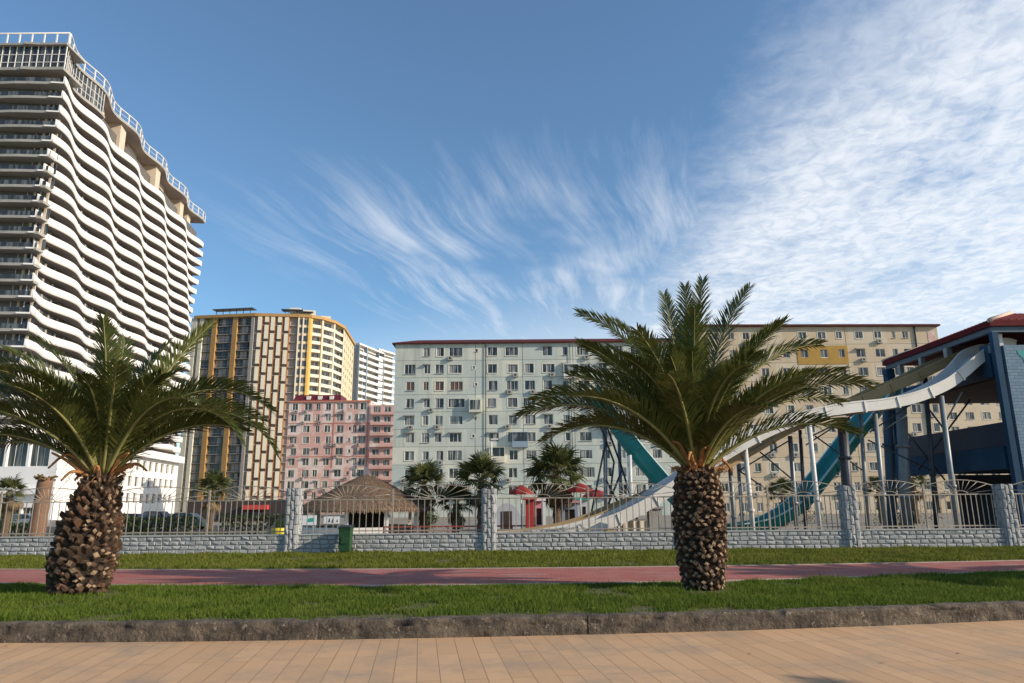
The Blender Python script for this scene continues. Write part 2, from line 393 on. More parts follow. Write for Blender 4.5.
def build_sky():
    nt = W.node_tree; N = nt.nodes; L = nt.links; bg = N['Background']
    sky = N.new('ShaderNodeTexSky'); sky.sky_type = 'NISHITA'; sky.sun_disc = False
    sky.sun_elevation = SUN_EL; sky.sun_rotation = math.atan2(sd.x, sd.y); sky.air_density = 1.1; sky.dust_density = .25; sky.ozone_density = 3.6
    tc = N.new('ShaderNodeTexCoord')
    def mth(op, a, b=None, c=None, clamp=False):
        n = N.new('ShaderNodeMath'); n.operation = op; n.use_clamp = clamp
        for i, v in enumerate((a, b, c)):
            if v is None: continue
            if isinstance(v, (int, float)): n.inputs[i].default_value = v
            else: L.new(v, n.inputs[i])
        return n.outputs[0]
    def sstep(v, a, b):
        r = N.new('ShaderNodeMapRange'); r.interpolation_type = 'SMOOTHSTEP'; r.inputs['From Min'].default_value = a; r.inputs['From Max'].default_value = b
        L.new(v, r.inputs['Value']); return r.outputs[0]
    sp = N.new('ShaderNodeSeparateXYZ'); L.new(tc.outputs['Generated'], sp.inputs[0])
    z = mth('MAXIMUM', sp.outputs[2], .02)
    qx = mth('DIVIDE', sp.outputs[0], z); qy = mth('DIVIDE', sp.outputs[1], z)      # the layer of high cloud as a flat sheet overhead
    a = mth('ADD', mth('MULTIPLY', qx, .29), mth('MULTIPLY', qy, .957)); b = mth('SUBTRACT', mth('MULTIPLY', qx, .957), mth('MULTIPLY', qy, .29))
    def cmb(x, y, zz=0.):
        n = N.new('ShaderNodeCombineXYZ')
        for i, v in enumerate((x, y, zz)):
            if isinstance(v, (int, float)): n.inputs[i].default_value = v
            else: L.new(v, n.inputs[i])
        return n.outputs[0]
    def noise(v, sc, det=7., rough=.6, dist=0.):
        n = N.new('ShaderNodeTexNoise'); n.inputs['Scale'].default_value = sc; n.inputs['Detail'].default_value = det
        n.inputs['Roughness'].default_value = rough; n.inputs['Distortion'].default_value = dist; L.new(v, n.inputs['Vector']); return n.outputs['Fac']
    # wisps
    wob = noise(cmb(qx, qy), .38, 2)
    bb = mth('ADD', b, mth('MULTIPLY', wob, .75))
    patch = sstep(noise(cmb(mth('MULTIPLY', a, .7), b, 4.3), 1.25, 4, .55), .28, .54)
    w1 = noise(cmb(mth('MULTIPLY', a, .38), mth('MULTIPLY', bb, 2.6)), 1.25, 9, .64, .0)
    w2 = noise(cmb(mth('MULTIPLY', a, .8), mth('MULTIPLY', bb, 8.5)), 1.6, 8, .7, .0)
    wmask = mth('MULTIPLY', sstep(mth('ADD', b, mth('MULTIPLY', a, .05)), -1.9, -1.1), sstep(mth('ADD', a, mth('MULTIPLY', b, -.1)), 1.5, 2.6))
    wisp = mth('MULTIPLY', mth('MULTIPLY', wmask, patch), sstep(mth('ADD', mth('MULTIPLY', w1, .68), mth('MULTIPLY', w2, .32)), .39, .70))
    # the mackerel sheet on the right
    edge = mth('ADD', mth('SUBTRACT', qx, mth('MULTIPLY', qy, -.03)), mth('MULTIPLY', noise(cmb(qx, qy), 1.1, 6, .65), .8))
    mmask = sstep(edge, .85, 1.5)
    rip = noise(cmb(mth('MULTIPLY', a, 1.1), mth('MULTIPLY', b, 1.2)), 12.5, 6, .62, .5)
    rip2 = noise(cmb(mth('MULTIPLY', a, 1.), mth('MULTIPLY', b, 1.)), 2.0, 5, .6, .3)
    sheet = mth('MULTIPLY', mmask, mth('ADD', mth('MULTIPLY', sstep(rip, .28, .66), .34), mth('MULTIPLY', sstep(rip2, .15, .60), .58)))
    veil = mth('MULTIPLY', sstep(mth('ADD', qy, mth('MULTIPLY', qx, .9)), 2.4, 6.0), .55)
    dens = mth('MAXIMUM', mth('MULTIPLY', wisp, .62), mth('MAXIMUM', mth('MULTIPLY', sheet, .92), veil))
    dens = mth('MAXIMUM', mth('MULTIPLY', dens, sstep(sp.outputs[2], .02, .10)), .03)
    mx = N.new('ShaderNodeMix'); mx.data_type = 'RGBA'; L.new(dens, mx.inputs[0])
    tint = N.new('ShaderNodeMix'); tint.data_type = 'RGBA'; tint.blend_type = 'MULTIPLY'; tint.inputs[0].default_value = 1; L.new(sky.outputs[0], tint.inputs[6]); tint.inputs[7].default_value = (.90, 1.13, 1.20, 1); L.new(tint.outputs[2], mx.inputs[6])
    mx.inputs[7].default_value = (CLOUD[0], CLOUD[1], CLOUD[2], 1)
    L.new(mx.outputs[2], bg.inputs['Color']); bg.inputs['Strength'].default_value = SKYS
SKYS = .116; CLOUD = (7.4, 7.6, 7.9)
build_sky()

# ------------------------------------------------------------------ ground, promenade, kerb, lawn, path
kp = np.array([tuple(gr(x, y, PZ))[:2] for x, y in ((0,643),(300,640),(512,637),(700,631),(1024,620))])
kc = np.polyfit(kp[:,0], kp[:,1], 2)
def kerb_y(x): x = max(-16, min(16, x)); return float(np.polyval(kc, x))
def path_back(x): return 17.68+.0058*x*x
def path_front(x): return 14.30+.0125*x*x+.03*x
WALLY = 24.1
g = MB(); g.poly([(-2500,-300,GZ),(2500,-300,GZ),(2500,4500,GZ),(-2500,4500,GZ)]); struct(g.build('ground', M['ground']))
xs = [-46+.5*i for i in range(185)]
g = MB()
for a, b in zip(xs, xs[1:]): g.poly([(a,-12,PZ),(b,-12,PZ),(b,kerb_y(b)+.05,PZ),(a,kerb_y(a)+.05,PZ)])
g.poly([(-46,-12,GZ),(46,-12,GZ),(46,-12,PZ),(-46,-12,PZ)]); struct(g.build('promenade', M['pavers']))
g = MB()
for a, b in zip(xs, xs[1:]):
    g.poly([(a,kerb_y(a)+.10,-.03),(b,kerb_y(b)+.10,-.03),(b,WALLY+.2,-.03),(a,WALLY+.2,-.03)])
    g.poly([(a,WALLY+.2,GZ),(a,WALLY+.2,-.03),(b,WALLY+.2,-.03),(b,WALLY+.2,GZ)][::-1])
struct(g.build('lawn', M['soil']))
g = MB()
for a, b in zip(xs, xs[1:]): g.poly([(a,path_front(a),-.008),(b,path_front(b),-.008),(b,path_back(b),-.008),(a,path_back(a),-.008)])
struct(g.build('path', M['pathpaver']))
g = MB()
for a, b in zip(xs, xs[1:]):
    for f, s in ((path_back, 0), (path_front, -.09)):
        g.hexa([(a,f(a)+s,-.02),(b,f(b)+s,-.02),(b,f(b)+s+.09,-.02),(a,f(a)+s+.09,-.02),(a,f(a)+s,.006),(b,f(b)+s,.006),(b,f(b)+s+.09,.006),(a,f(a)+s+.09,.006)])
struct(g.build('path_kerb', M['pathedge']))
g = MB()
for px in range(-220, 1250, 147):
    p, q = gr(px-17, 576, 0), gr(px+33, 576, 0)
    n = 6
    for i in range(n):
        x0, x1 = p.x+(q.x-p.x)*i/n, p.x+(q.x-p.x)*(i+1)/n
        c0, c1 = .45*path_front(x0)+.55*path_back(x0)-.1, .45*path_front(x1)+.55*path_back(x1)-.1
        g.poly([(x0,c0,-.004),(x1,c1,-.004),(x1,c1+.10,-.004),(x0,c0+.10,-.004)])
struct(g.build('path_marking', M['dash']))
# kerb stones: rough cast concrete, chipped, with open joints
g = MB(); x = -30.0
KW = .20
while x < 30:
    ln = rnd.choice((2.4,3.6,5.1,4.3)); x1 = x+ln; nx = max(8, int(ln/.035)) if abs(x) < 10 else 8; gap = rnd.choice((.004,.006,.009))
    prof = [(0,PZ-.03),(0,-.16),(.004,-.10),(.004,-.06),(.006,-.03),(.02,-.006),(.05,.002),(.12,.003),(KW,.003),(KW,-.04)]
    tilt = rnd.uniform(-.012,.012); push = rnd.uniform(-.012,.012); rows = []
    for i in range(nx+1):
        t = i/nx; X = x+gap+(ln-2*gap)*t; row = []
        endr = max(0, 1-min(t, 1-t)*ln/.05)
        for (d, zz) in prof:
            nn = mnoise.fractal(Vector((X*5, d*9+3, zz*9)), 1, 2, 5)*.021
            ch = max(0, mnoise.noise(Vector((X*2.3, 7, zz*4)))-.28)*.16 if zz > -.09 else 0
            row.append(g.vert((X, kerb_y(X)+d+nn+push+endr*.006+(ch if d < .1 else 0), (zz+nn*.5+tilt*(t-.5)-endr*.008-ch*.5) if zz > PZ else zz)))
        rows.append(row)
    for r0, r1 in zip(rows, rows[1:]):
        for k in range(len(prof)-1): g.face((r0[k], r1[k], r1[k+1], r0[k+1]), 0, False)
    g.face(rows[0][::1]); g.face(rows[-1][::-1]); x = x1
struct(g.build('kerb', M['kerbstone']))

# ------------------------------------------------------------------ grass
def grass(name, n, yfun0, yfun1, xr, h0, h1, label, mat='grass'):
    X = nrng.uniform(-xr, xr, n); T = nrng.random(n)
    y0 = np.array([yfun0(v) for v in X]); y1 = np.array([yfun1(v) for v in X])
    Y = y0+(y1-y0)*T
    keep = np.abs(X) < Y*.80+1.0
    pn = np.array([mnoise.fractal(Vector((a*.9, b*.9, 3)), 1, 2, 4) for a, b in zip(X, Y)])
    keep &= ~((pn < -.42) & (nrng.random(n) < .8))
    keep &= ~((pn < -.12) & (Y-y0 < .45) & (nrng.random(n) < .75))
    for tp in (gr(703, 587, 0), gr(78, 592, 0)):
        dd = np.hypot(X-tp.x, Y-tp.y); keep &= nrng.random(n) < np.clip((dd-.35)/.5, .12, 1)
    near = np.minimum(Y-y0, y1-Y); thin = (nrng.random(n) < np.clip(near/.25+.35, 0, 1)); keep &= thin
    X, Y, pn, near = X[keep], Y[keep], pn[keep], near[keep]; n = len(X)
    h = nrng.uniform(h0, h1, n)*(1+.8*pn)*np.where(nrng.random(n) < .04, 1.6, 1)*np.clip(.55+near*1.5, .55, 1)
    az = nrng.random(n)*2*np.pi; w = nrng.uniform(.004,.009, n)*np.clip(Y/14, .8, 1.7); ln = h*nrng.uniform(.15,.9, n); la = nrng.random(n)*2*np.pi
    V = np.zeros((n, 5, 3)); cx, sx = np.cos(az)*w, np.sin(az)*w
    bx, by = X, Y; mxx, myy = X+np.cos(la)*ln*.35, Y+np.sin(la)*ln*.35; tx, ty = X+np.cos(la)*ln, Y+np.sin(la)*ln
    V[:,0] = np.stack([bx-cx, by-sx, np.full(n,-.035)], 1); V[:,1] = np.stack([bx+cx, by+sx, np.full(n,-.035)], 1)
    V[:,2] = np.stack([mxx+cx*.8, myy+sx*.8, h*.6-.03], 1); V[:,3] = np.stack([mxx-cx*.8, myy-sx*.8, h*.6-.03], 1)
    V[:,4] = np.stack([tx, ty, h-.03], 1)
    me = bpy.data.meshes.new(name); me.vertices.add(5*n); me.vertices.foreach_set('co', V.reshape(-1))
    base = (np.arange(n)*5)[:,None]
    loops = np.concatenate([base+np.array([0,1,2,3]), base+np.array([3,2,4])], 1).reshape(-1)
    me.loops.add(7*n); me.loops.foreach_set('vertex_index', loops.astype(np.int32))
    me.polygons.add(2*n); st = (np.arange(n)*7)[:,None]+np.array([0,4]); me.polygons.foreach_set('loop_start', st.reshape(-1).astype(np.int32))
    me.update(calc_edges=True); me.validate(); me.materials.append(M[mat])
    o = bpy.data.objects.new(name, me); COL.objects.link(o); tag(o, label, 'grass', kind='stuff')
grass('grass', 190000, lambda x: kerb_y(x)+KW-.03, lambda x: path_front(x)-.02+.16*mnoise.noise(Vector((x*1.7, 1, 5)))-.06, 15, .045, .092, 'thick green lawn strip between the rough kerb and the red path')
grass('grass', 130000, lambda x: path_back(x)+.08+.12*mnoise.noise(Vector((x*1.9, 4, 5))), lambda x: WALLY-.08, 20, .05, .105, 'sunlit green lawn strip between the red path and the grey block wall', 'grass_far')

# ------------------------------------------------------------------ block wall with pillars and fence panels
def rough_block(mb, o, ux, n, w, h, dep=.05, m=0):
    """one rock-faced block: base w*h at o (lower left) in the plane ux/z, bulging along n"""
    j = lambda s: rnd.uniform(-s, s)
    o, ux, n = Vector(o), Vector(ux), Vector(n); z = Vector((0,0,1)); g_ = .006
    B = [o+ux*g_+z*g_, o+ux*(w-g_)+z*g_, o+ux*(w-g_)+z*(h-g_), o+ux*g_+z*(h-g_)]
    i1 = min(w, h)*.16
    T = [o+ux*(i1+j(.012))+z*(i1+j(.01))+n*(dep+j(.015)), o+ux*(w-i1+j(.012))+z*(i1+j(.01))+n*(dep+j(.015)),
         o+ux*(w-i1+j(.012))+z*(h-i1+j(.01))+n*(dep+j(.015)), o+ux*(i1+j(.012))+z*(h-i1+j(.01))+n*(dep+j(.015))]
    c = o+ux*(w/2+j(w*.15))+z*(h/2+j(h*.15))+n*(dep+.012+j(.014))
    b = len(mb.v); mb.v.extend(tuple(p) for p in B+T+[c])
    for k in range(4):
        mb.face((b+k, b+(k+1)%4, b+4+(k+1)%4, b+4+k), m); mb.face((b+4+k, b+4+(k+1)%4, b+8), m)
root = thing('stone_wall', 'long low wall of grey rock faced blocks between lawn and water park', 'wall', (0, WALLY, 0))
core = MB(); core.box(-33, 33, WALLY, WALLY+.24, -.45, .535); core.build('mortar_core', M['mortar'], root)
bl = MB()
for r in range(4):
    x = -33-rnd.random()*.3
    while x < 33:
        w = rnd.choice((.22,.26,.29,.32)); rough_block(bl, (x, WALLY+.003, -.03+r*.14), (1,0,0), (0,-1,0), w, .14, .03); x += w
for r in range(4):
    x = 33
    while x > -33: rough_block(bl, (x, WALLY+.237, -.03+r*.14), (-1,0,0), (0,1,0), .36, .14, .045); x -= .36
bl.build('blocks', M['block'], root)
cp = MB(); x = -33
while x < 33:
    cp.box(x+.004, x+1.19, WALLY-.045, WALLY+.285, .537, .575+rnd.uniform(-.003,.003)); x += 1.2
cp.build('coping', M['coping'], root)
PILX = [at(px, 510, WALLY).x for px in (97, 293, 489, 685, 850, 1008)]
PILX = [PILX[0]-2*6.6, PILX[0]-6.6] + PILX + [PILX[-1]+5.6, PILX[-1]+11.4]
plab = {2:'grey block pillar hidden behind the shaggy left palm trunk', 3:'grey block pillar at the left of the thatched pavilion, beside the green bin',
        4:'grey block pillar between the thatched pavilion and the red canopies', 5:'grey block pillar behind the trunk of the right palm',
        6:'grey block pillar in front of the dark thick slide column', 7:'grey block pillar at the right end, in front of the blue slide tower'}
pm_proto = None
for i, X in enumerate(PILX):
    if i not in plab: continue
    H = 2.0 if X > -5 else 2.06
    if pm_proto is None or abs(H-2.0) > 0:
        pass
    r = thing('wall_pillar', plab[i], 'pillar', (X, WALLY+.12, 0), 'grey block pillars standing along the wall')
    c = MB(); c.box(X-.2, X+.2, WALLY+.12-.2, WALLY+.12+.2, -.4, H-.01); c.build('mortar_core', M['mortar'], r)
    b = MB()
    for (ox, oy, ux, n) in ((-.2,-.2,(1,0,0),(0,-1,0)), (.2,-.2,(0,1,0),(1,0,0)), (.2,.2,(-1,0,0),(0,1,0)), (-.2,.2,(0,-1,0),(-1,0,0))):
        for k in range(3):
            z = -.05-(.16 if k % 2 else 0)
            while z < H-.02:
                z0 = max(z, -.05); h = min(.31, H-z0, z+.31-z0)
                if h > .05:
                    u = Vector(ux); rough_block(b, Vector((X+ox, WALLY+.12+oy, z0))+u*(.1333*k)+Vector(n)*.002, ux, n, .1333, h, .035)
                z += .31
    b.poly([(X-.225,WALLY-.105,H),(X+.225,WALLY-.105,H),(X+.225,WALLY+.345,H),(X-.225,WALLY+.345,H)]); b.build('blocks', M['block'], r)
def fence_panel(x0, x1, label, post_right):
    L = x1-x0; y = WALLY+.12; r = thing('fence_panel', label, 'fence', (x0, y, .57), 'painted metal fence panels with sunburst arches')
    fr = MB(); fr.bar((x0+.02,y,1.67),(x1-.02,y,1.67),.03,.035); fr.bar((x0+.02,y,.66),(x1-.02,y,.66),.03,.035); fr.build('rail', M['fence'], r)
    b = MB(); n = 14
    for k in range(1, n): X = x0+L*k/n; b.box(X-.012, X+.012, y-.010, y+.010, .585, 1.653)
    b.build('bars', M['fence'], r)
    cx = (x0+x1)/2; a = MB(); arc = []
    for k in range(19):
        t = -1+2*k/18; arc.append((cx+t*(L/2-.03), y, 1.93+.21*(1-t*t)))
    a.tube(arc, .016, 6); a.build('arch', M['fence'], r)
    s = MB(); ring = [(cx+.26*math.cos(PI*k/10), y, 1.685+.10*math.sin(PI*k/10)) for k in range(11)]
    s.tube(ring, .014, 5)
    for k in range(11):
        th = PI*(k+.5)/11; p = (cx+.26*math.cos(th), y, 1.685+.10*math.sin(th))
        lo, hi = 0, L/2/max(abs(math.cos(th)), .05); tx = math.cos(th); 
        best = None
        for q in range(200):                                    # walk out along the ray to the arch
            d = q/200*L*.6; X = cx+tx*d; Z = 1.685+math.sin(th)*d*.72; t = (X-cx)/(L/2-.03)
            if abs(t) >= 1 or Z >= 1.93+.21*(1-t*t): best = (X, y, Z); break
        if best: s.tube([p, best], .010, 5)
    s.build('sunburst', M['fence'], r)
    if post_right:
        p = MB(); p.box(x1-.03, x1+.03, y-.03, y+.03, .577, 2.02); p.build('post', M['fence'], r)
flab = [('fence panel at the far left in front of the bare palm stump',), ('fence panel behind the trunk of the left palm',), ('fence panel in front of the white tower podium, right of the left palm',),
        ('fence panel left of the pavilion pillar, in front of the shop with red awning',), ('fence panel in front of the left half of the thatched pavilion, above the green bin',),
        ('fence panel in front of the mid fan palms, right of the thatched pavilion',), ('fence panel with the big fan palm and red kiosk behind it',), ('fence panel crossed by the white slide left of the right palm',),
        ('fence panel just right of the right palm trunk',), ('fence panel in front of the foot of the teal slide, left of the dark column',), ('fence panel right of the dark column, in front of grey slide posts',),
        ('fence panel left of the rightmost pillar, under the blue tower floor',), ('fence panel at the right edge, in front of the blue brick tower wall',)]
k = 0
mids = {3:.5, 4:.5}
seq = []
for i in range(1, len(PILX)-1):
    a, b = PILX[i]+.235, PILX[i+1]-.235; md = {2: at(207,510,WALLY).x, 3: at(392,510,WALLY).x, 4: at(589,510,WALLY).x, 5: at(770,510,WALLY).x, 6: at(928,510,WALLY).x}.get(i, (a+b)/2)
    seq += [(a, md, True), (md, b, False)]
for a, b, p in seq:
    if b < -17.8 or a > 17.4 or k >= len(flab): continue
    fence_panel(a, b, flab[k][0], p); k += 1

# ------------------------------------------------------------------ wheelie bin
p = gr(345, 553, 0); X, Y = p.x, WALLY-.42
r = thing('wheelie_bin', 'dark green wheelie bin standing on the lawn against the block wall', 'bin', (X, Y, -.03))
b = MB(); z0, z1 = .06, .78
b.hexa([(X-.165,Y-.19,z0),(X+.165,Y-.19,z0),(X+.165,Y+.17,z0),(X-.165,Y+.17,z0),(X-.185,Y-.23,z1),(X+.185,Y-.23,z1),(X+.185,Y+.23,z1),(X-.185,Y+.23,z1)])
b.box(X-.2,X+.2,Y-.245,Y+.24,z1-.045,z1+.002); b.box(X-.10,X+.10,Y-.235,Y-.18,.3,.5); b.build('body', M['bin'], r)
l = MB(); l.hexa([(X-.205,Y-.26,z1+.004),(X+.205,Y-.26,z1+.004),(X+.205,Y+.25,z1+.004),(X-.205,Y+.25,z1+.004),(X-.17,Y-.22,z1+.05),(X+.17,Y-.22,z1+.05),(X+.19,Y+.23,z1+.085),(X-.19,Y+.23,z1+.085)])
l.build('lid', M['binlid'], r)
h = MB(); h.tube([(X-.2,Y+.26,z1),(X-.2,Y+.33,z1+.02),(X+.2,Y+.33,z1+.02),(X+.2,Y+.26,z1)], .016, 6); h.build('handle', M['binlid'], r)
for s in (-1, 1):
    w = MB(); w.tube([(X+s*.14,Y+.2,.07),(X+s*.19,Y+.2,.07)], .1, 14); w.build('wheel', M['rubber'], r)
# ------------------------------------------------------------------ date palms
def frond_mb(base, az, e0, e1, L, roll=0., n_pairs=124, leafL=.52, seed=0):
    R = random.Random(seed); r = MB(); lf = MB()
    az, e0, e1 = math.radians(az), math.radians(e0), math.radians(e1)
    N = 22; p = Vector(base); pts = [p.copy()]; tan = []
    for i in range(N):
        t = (i+.5)/N; e = e0+(e1-e0)*t**1.35
        d = Vector((math.cos(e)*math.cos(az), math.cos(e)*math.sin(az), math.sin(e))); tan.append(d); p = p+d*(L/N); pts.append(p.copy())
    tan.append(tan[-1])
    r.tube(pts, [.034*(1-i/N)**.8+.004 for i in range(N+1)], 5, 1)
    side0 = Vector((-math.sin(az), math.cos(az), 0)); ro = math.radians(roll)
    for k in range(n_pairs):
        t = .06+.935*k/(n_pairs-1); f = t*N; i = min(int(f), N-1); P = pts[i].lerp(pts[i+1], f-i); T = tan[i]
        S = side0*math.cos(ro)+T.cross(side0)*math.sin(ro); S = (S-T*S.dot(T)).normalized(); U = T.cross(S)
        if U.z < 0 and abs(roll) < 80: U = -U
        prof = min(1, .30+(t-.06)/.24)*(1 if t < .6 else 1-.62*((t-.6)/.4)**1.5)
        if t < .13: prof *= .5
        for s in (-1, 1):
            ang = math.radians(62-34*t+R.uniform(-6,6)); lift = math.radians(30+R.uniform(-13,13)-12*t)
            D = (T*math.cos(ang)+(S*s*math.cos(lift)+U*math.sin(lift))*math.sin(ang)).normalized()
            ll = leafL*prof*R.uniform(.85,1.08); w = .0135*(1 if t > .13 else .6)
            nrm = (U*math.cos(lift)-S*s*math.sin(lift)).normalized(); wv = D.cross(nrm).normalized()*w
            a = P+D*.01; m = P+D*ll*.55; tip = P+D*ll-Vector((0,0,1))*ll*(.04+.16*R.random())
            b = len(lf.v); lf.v.extend(map(tuple, (a-wv*.6, a+wv*.6, m+wv, m-wv, tip)))
            mi = 0 if t > .13 else 1
            lf.face((b,b+1,b+2,b+3), mi); lf.face((b+3,b+2,b+4), mi)
    off = len(r.v); r.v += lf.v; r.f += [tuple(i+off for i in f) for f in lf.f]; r.m += lf.m; r.sm += lf.sm
    return r
def date_trunk(base, prof, lean, seed, boot=1.0):
    """pineapple trunk: fibrous core set with spiral rows of cut leaf bases"""
    R = random.Random(seed); b = MB(); X, Y, Z = base; zt = prof[-1][0]
    def rad(z):
        for (z0, r0), (z1, r1) in zip(prof, prof[1:]):
            if z <= z1: t = (z-z0)/(z1-z0); t = t*t*(3-2*t); return r0+(r1-r0)*t
        return prof[-1][1]
    cen = lambda z: Vector((X+lean*(max(z,0)/zt)**1.3, Y, Z+z))
    rings = []; NS = 36; NZ = 40
    for i in range(NZ+1):
        z = zt*i/NZ; c = cen(z); row = []
        for k in range(NS):
            th = 2*PI*k/NS; rr = rad(z)-.05*boot+.035*mnoise.noise(Vector((math.cos(th)*4, math.sin(th)*4, z*7+seed)))
            row.append(b.vert(c+Vector((math.cos(th)*rr, math.sin(th)*rr, 0))))
        rings.append(row)
    for a, c in zip(rings, rings[1:]):
        for k in range(NS): b.face((a[k], a[(k+1)%NS], c[(k+1)%NS], c[k]), 0, True)
    b.face(rings[-1], 0)
    rowh = .085*boot; nrow = int(zt/rowh); cnt = 19
    for i in range(nrow):
        z = (i+.4)*rowh
        for k in range(cnt):
            th = 2*PI*(k+.5*(i % 2)+R.uniform(-.30,.30))/cnt+i*.03; zz = z+R.uniform(-.042,.042); c = cen(min(zz, zt)); rr = rad(zz)
            n = Vector((math.cos(th), math.sin(th), 0)); u = Vector((-math.sin(th), math.cos(th), 0))
            low = 1-.45*max(0, 1-zz/(.35*zt))
            w = 2*PI*rr/cnt*R.uniform(.30,.54); h = rowh*R.uniform(.5,1.1); out = R.uniform(.008,.05 if boot < 1.05 else .07)*boot*low; up = R.uniform(.35,.9) if boot < 1.05 else R.uniform(.8,1.7)
            o = c+n*(rr-.07); tipc = c+n*(rr+out)+Vector((0,0,1))*out*up; tilt = R.uniform(-.45,.45)
            tw = u*math.cos(tilt)+Vector((0,0,1))*math.sin(tilt); th2 = (Vector((0,0,1))*math.cos(tilt)-u*math.sin(tilt)); thn = (th2*.8+n*R.uniform(-.5,.25)).normalized()
            zv = Vector((0,0,1)); NP = 8; ms = 2 if R.random() < .8 else 3; mc = 1 if R.random() < (.6 if boot < 1.1 else .42) else 2; ringz = []
            for (q_, sc_, wid) in ((0, 1.15, 0), (.8, .95, 1), (1, .74, 1)):
                cq = o.lerp(tipc, q_); ring_ = []
                for e in range(NP):
                    an = 2*PI*e/NP; sq = 1-.30*abs(math.sin(2*an))
                    vx, vy = (u, zv) if wid == 0 else (tw, thn)
                    ring_.append(b.vert(cq+vx*math.cos(an)*w*sc_*sq*R.uniform(.9,1.1)+vy*math.sin(an)*h*.72*sc_*sq*R.uniform(.9,1.1)))
                ringz.append(ring_)
            for A_, B_ in zip(ringz, ringz[1:]):
                for e in range(NP): b.face((A_[e], A_[(e+1) % NP], B_[(e+1) % NP], B_[e]), ms, False)
            cc = b.vert(tipc+n*R.uniform(-.006,.016))
            for e in range(NP): b.face((ringz[-1][e], ringz[-1][(e+1) % NP], cc), mc, False)
            if R.random() < .45:            # frayed fibre hanging off the base
                for _ in range(3):
                    s = tipc+u*R.uniform(-w,w); e2 = s+n*R.uniform(0,.05)+u*R.uniform(-.06,.06)+Vector((0,0,R.uniform(-.10,.05)))
                    b.poly([s, s+u*.012, e2], 3)
    return b, cen(zt), rad(zt)
def date_palm(pos, label, prof, lean, fronds, nfill, seed, boot=1.0, stubs=26, emax=86):
    R = random.Random(seed); r = thing('date_palm', label, 'palm tree', pos, 'date palms planted in the lawn strip')
    tb, top, rt = date_trunk(pos, prof, lean, seed, boot)
    tb.build('trunk', [M['trunkfibre'], M['bootcut'], M['bootside'], M['bootred']], r)
    allf = list(fronds)
    for i in range(nfill):
        az = 137.5*i+R.uniform(-15,15); t = (i+.5)/nfill; e0 = (28 if not fronds else 48)+(emax-(28 if not fronds else 48))*t+R.uniform(-5,5)
        allf.append((az, e0, e0-50+R.uniform(-14,10)-(10 if e0 < 50 else 0), R.uniform(2.3,2.9), R.uniform(-25,25)))
    for i, (az, e0, e1, L, roll) in enumerate(allf):
        ca = math.radians(az); q = rt*.62*math.cos(math.radians(e0))+.05
        bs = top+Vector((math.cos(ca)*q, math.sin(ca)*q, -.24+.25*math.sin(math.radians(e0))))
        frond_mb(bs, az, e0, e1, L, roll, seed=seed*100+i, leafL=.60 if L > 2.6 else .54).build('frond', [M['leaflet'], M['rachis']], r)
    for i in range(stubs):
        az = R.uniform(0, 2*PI); e = math.radians(R.uniform(15,78)); L = R.uniform(.3,.95); d = Vector((math.cos(az), math.sin(az), 0))
        b0 = top+d*rt*.75+Vector((0,0,R.uniform(-.16,.0))); m1 = b0+(d*math.cos(e)+Vector((0,0,1))*math.sin(e))*L*.6; e2 = m1+(d*.8+Vector((0,0,R.uniform(-.8,.7))))*L*.4
        s = MB(); s.tube(spline([b0, m1, e2], 4), [.045-.0035*k for k in range(9)], 5)
        for _ in range(22):
            t = R.random(); a0 = b0.lerp(e2, t); dd = Vector((R.uniform(-1,1), R.uniform(-1,1), R.uniform(-.6,1))).normalized()
            a1 = a0+(dd+d*.6)*R.uniform(.12,.34); wv = dd.cross(Vector((.3,.2,1))).normalized()*.007; s.poly([a0-wv, a0+wv, a1])
        s.build('dry_stalk', M['drystalk'], r)
    # young leaves packed in the heart
    return r
RP = gr(703, 587, 0); LP = gr(78, 592, 0)
right_f = [(104,83,68,3.7,-5),(75,87,76,3.7,-15),(48,87,68,3.9,15),(20,82,48,4.0,25),(166,82,22,3.9,30),(150,80,40,3.5,20),(8,70,4,3.8,-30),
           (-6,54,-14,3.7,-30),(14,50,-14,3.6,-20),(178,50,-26,3.6,30),(170,58,-20,3.5,25),(192,62,0,3.0,20),(156,66,12,3.1,15),
           (-80,66,-10,2.9,0),(-112,54,-4,2.9,8),(-58,50,0,3.0,-8),(-98,78,45,3.0,0),(-130,70,25,3.0,12),(-40,72,30,3.1,-10),(-150,48,-8,3.0,10),(-25,54,4,3.1,-12),
           (60,62,20,3.0,0),(100,55,10,3.0,0),(140,72,35,3.1,15),(30,68,28,3.1,-15),(200,64,22,3.1,20),(-10,74,40,3.1,-20),(172,66,30,3.2,25),(186,44,-34,3.0,20),(-2,40,-24,3.1,-20)]
left_f = [(-84,86,64,2.9,0),(168,77,22,3.5,30),(12,72,48,3.4,-30),(4,70,-44,3.8,-25),(-6,56,-64,4.0,-25),(24,64,-34,3.3,-15),(-14,62,-60,3.5,-20),
          (180,52,0,3.4,25),(188,50,-22,3.3,25),(172,38,-36,3.2,20),(112,84,58,2.9,10),(60,82,52,3.0,-10),(206,60,10,3.1,15),(-60,66,0,3.0,-8),(-112,62,0,3.0,8),
          (-140,50,-14,3.0,10),(-35,56,-20,3.1,-10),(90,60,8,3.0,0),(140,64,12,3.1,10),(36,64,6,3.2,-10),(178,66,14,3.3,25),(10,50,-24,3.0,-20),(160,48,-24,3.0,15),(-165,42,-30,2.9,15)]
date_palm(RP, 'tall date palm with a thick straight pineapple trunk in front of the slides',
          [(0,.355),(.12,.37),(.55,.425),(1.2,.445),(1.6,.43),(1.92,.375),(2.16,.25)], .02, right_f, 22, 5, stubs=14)
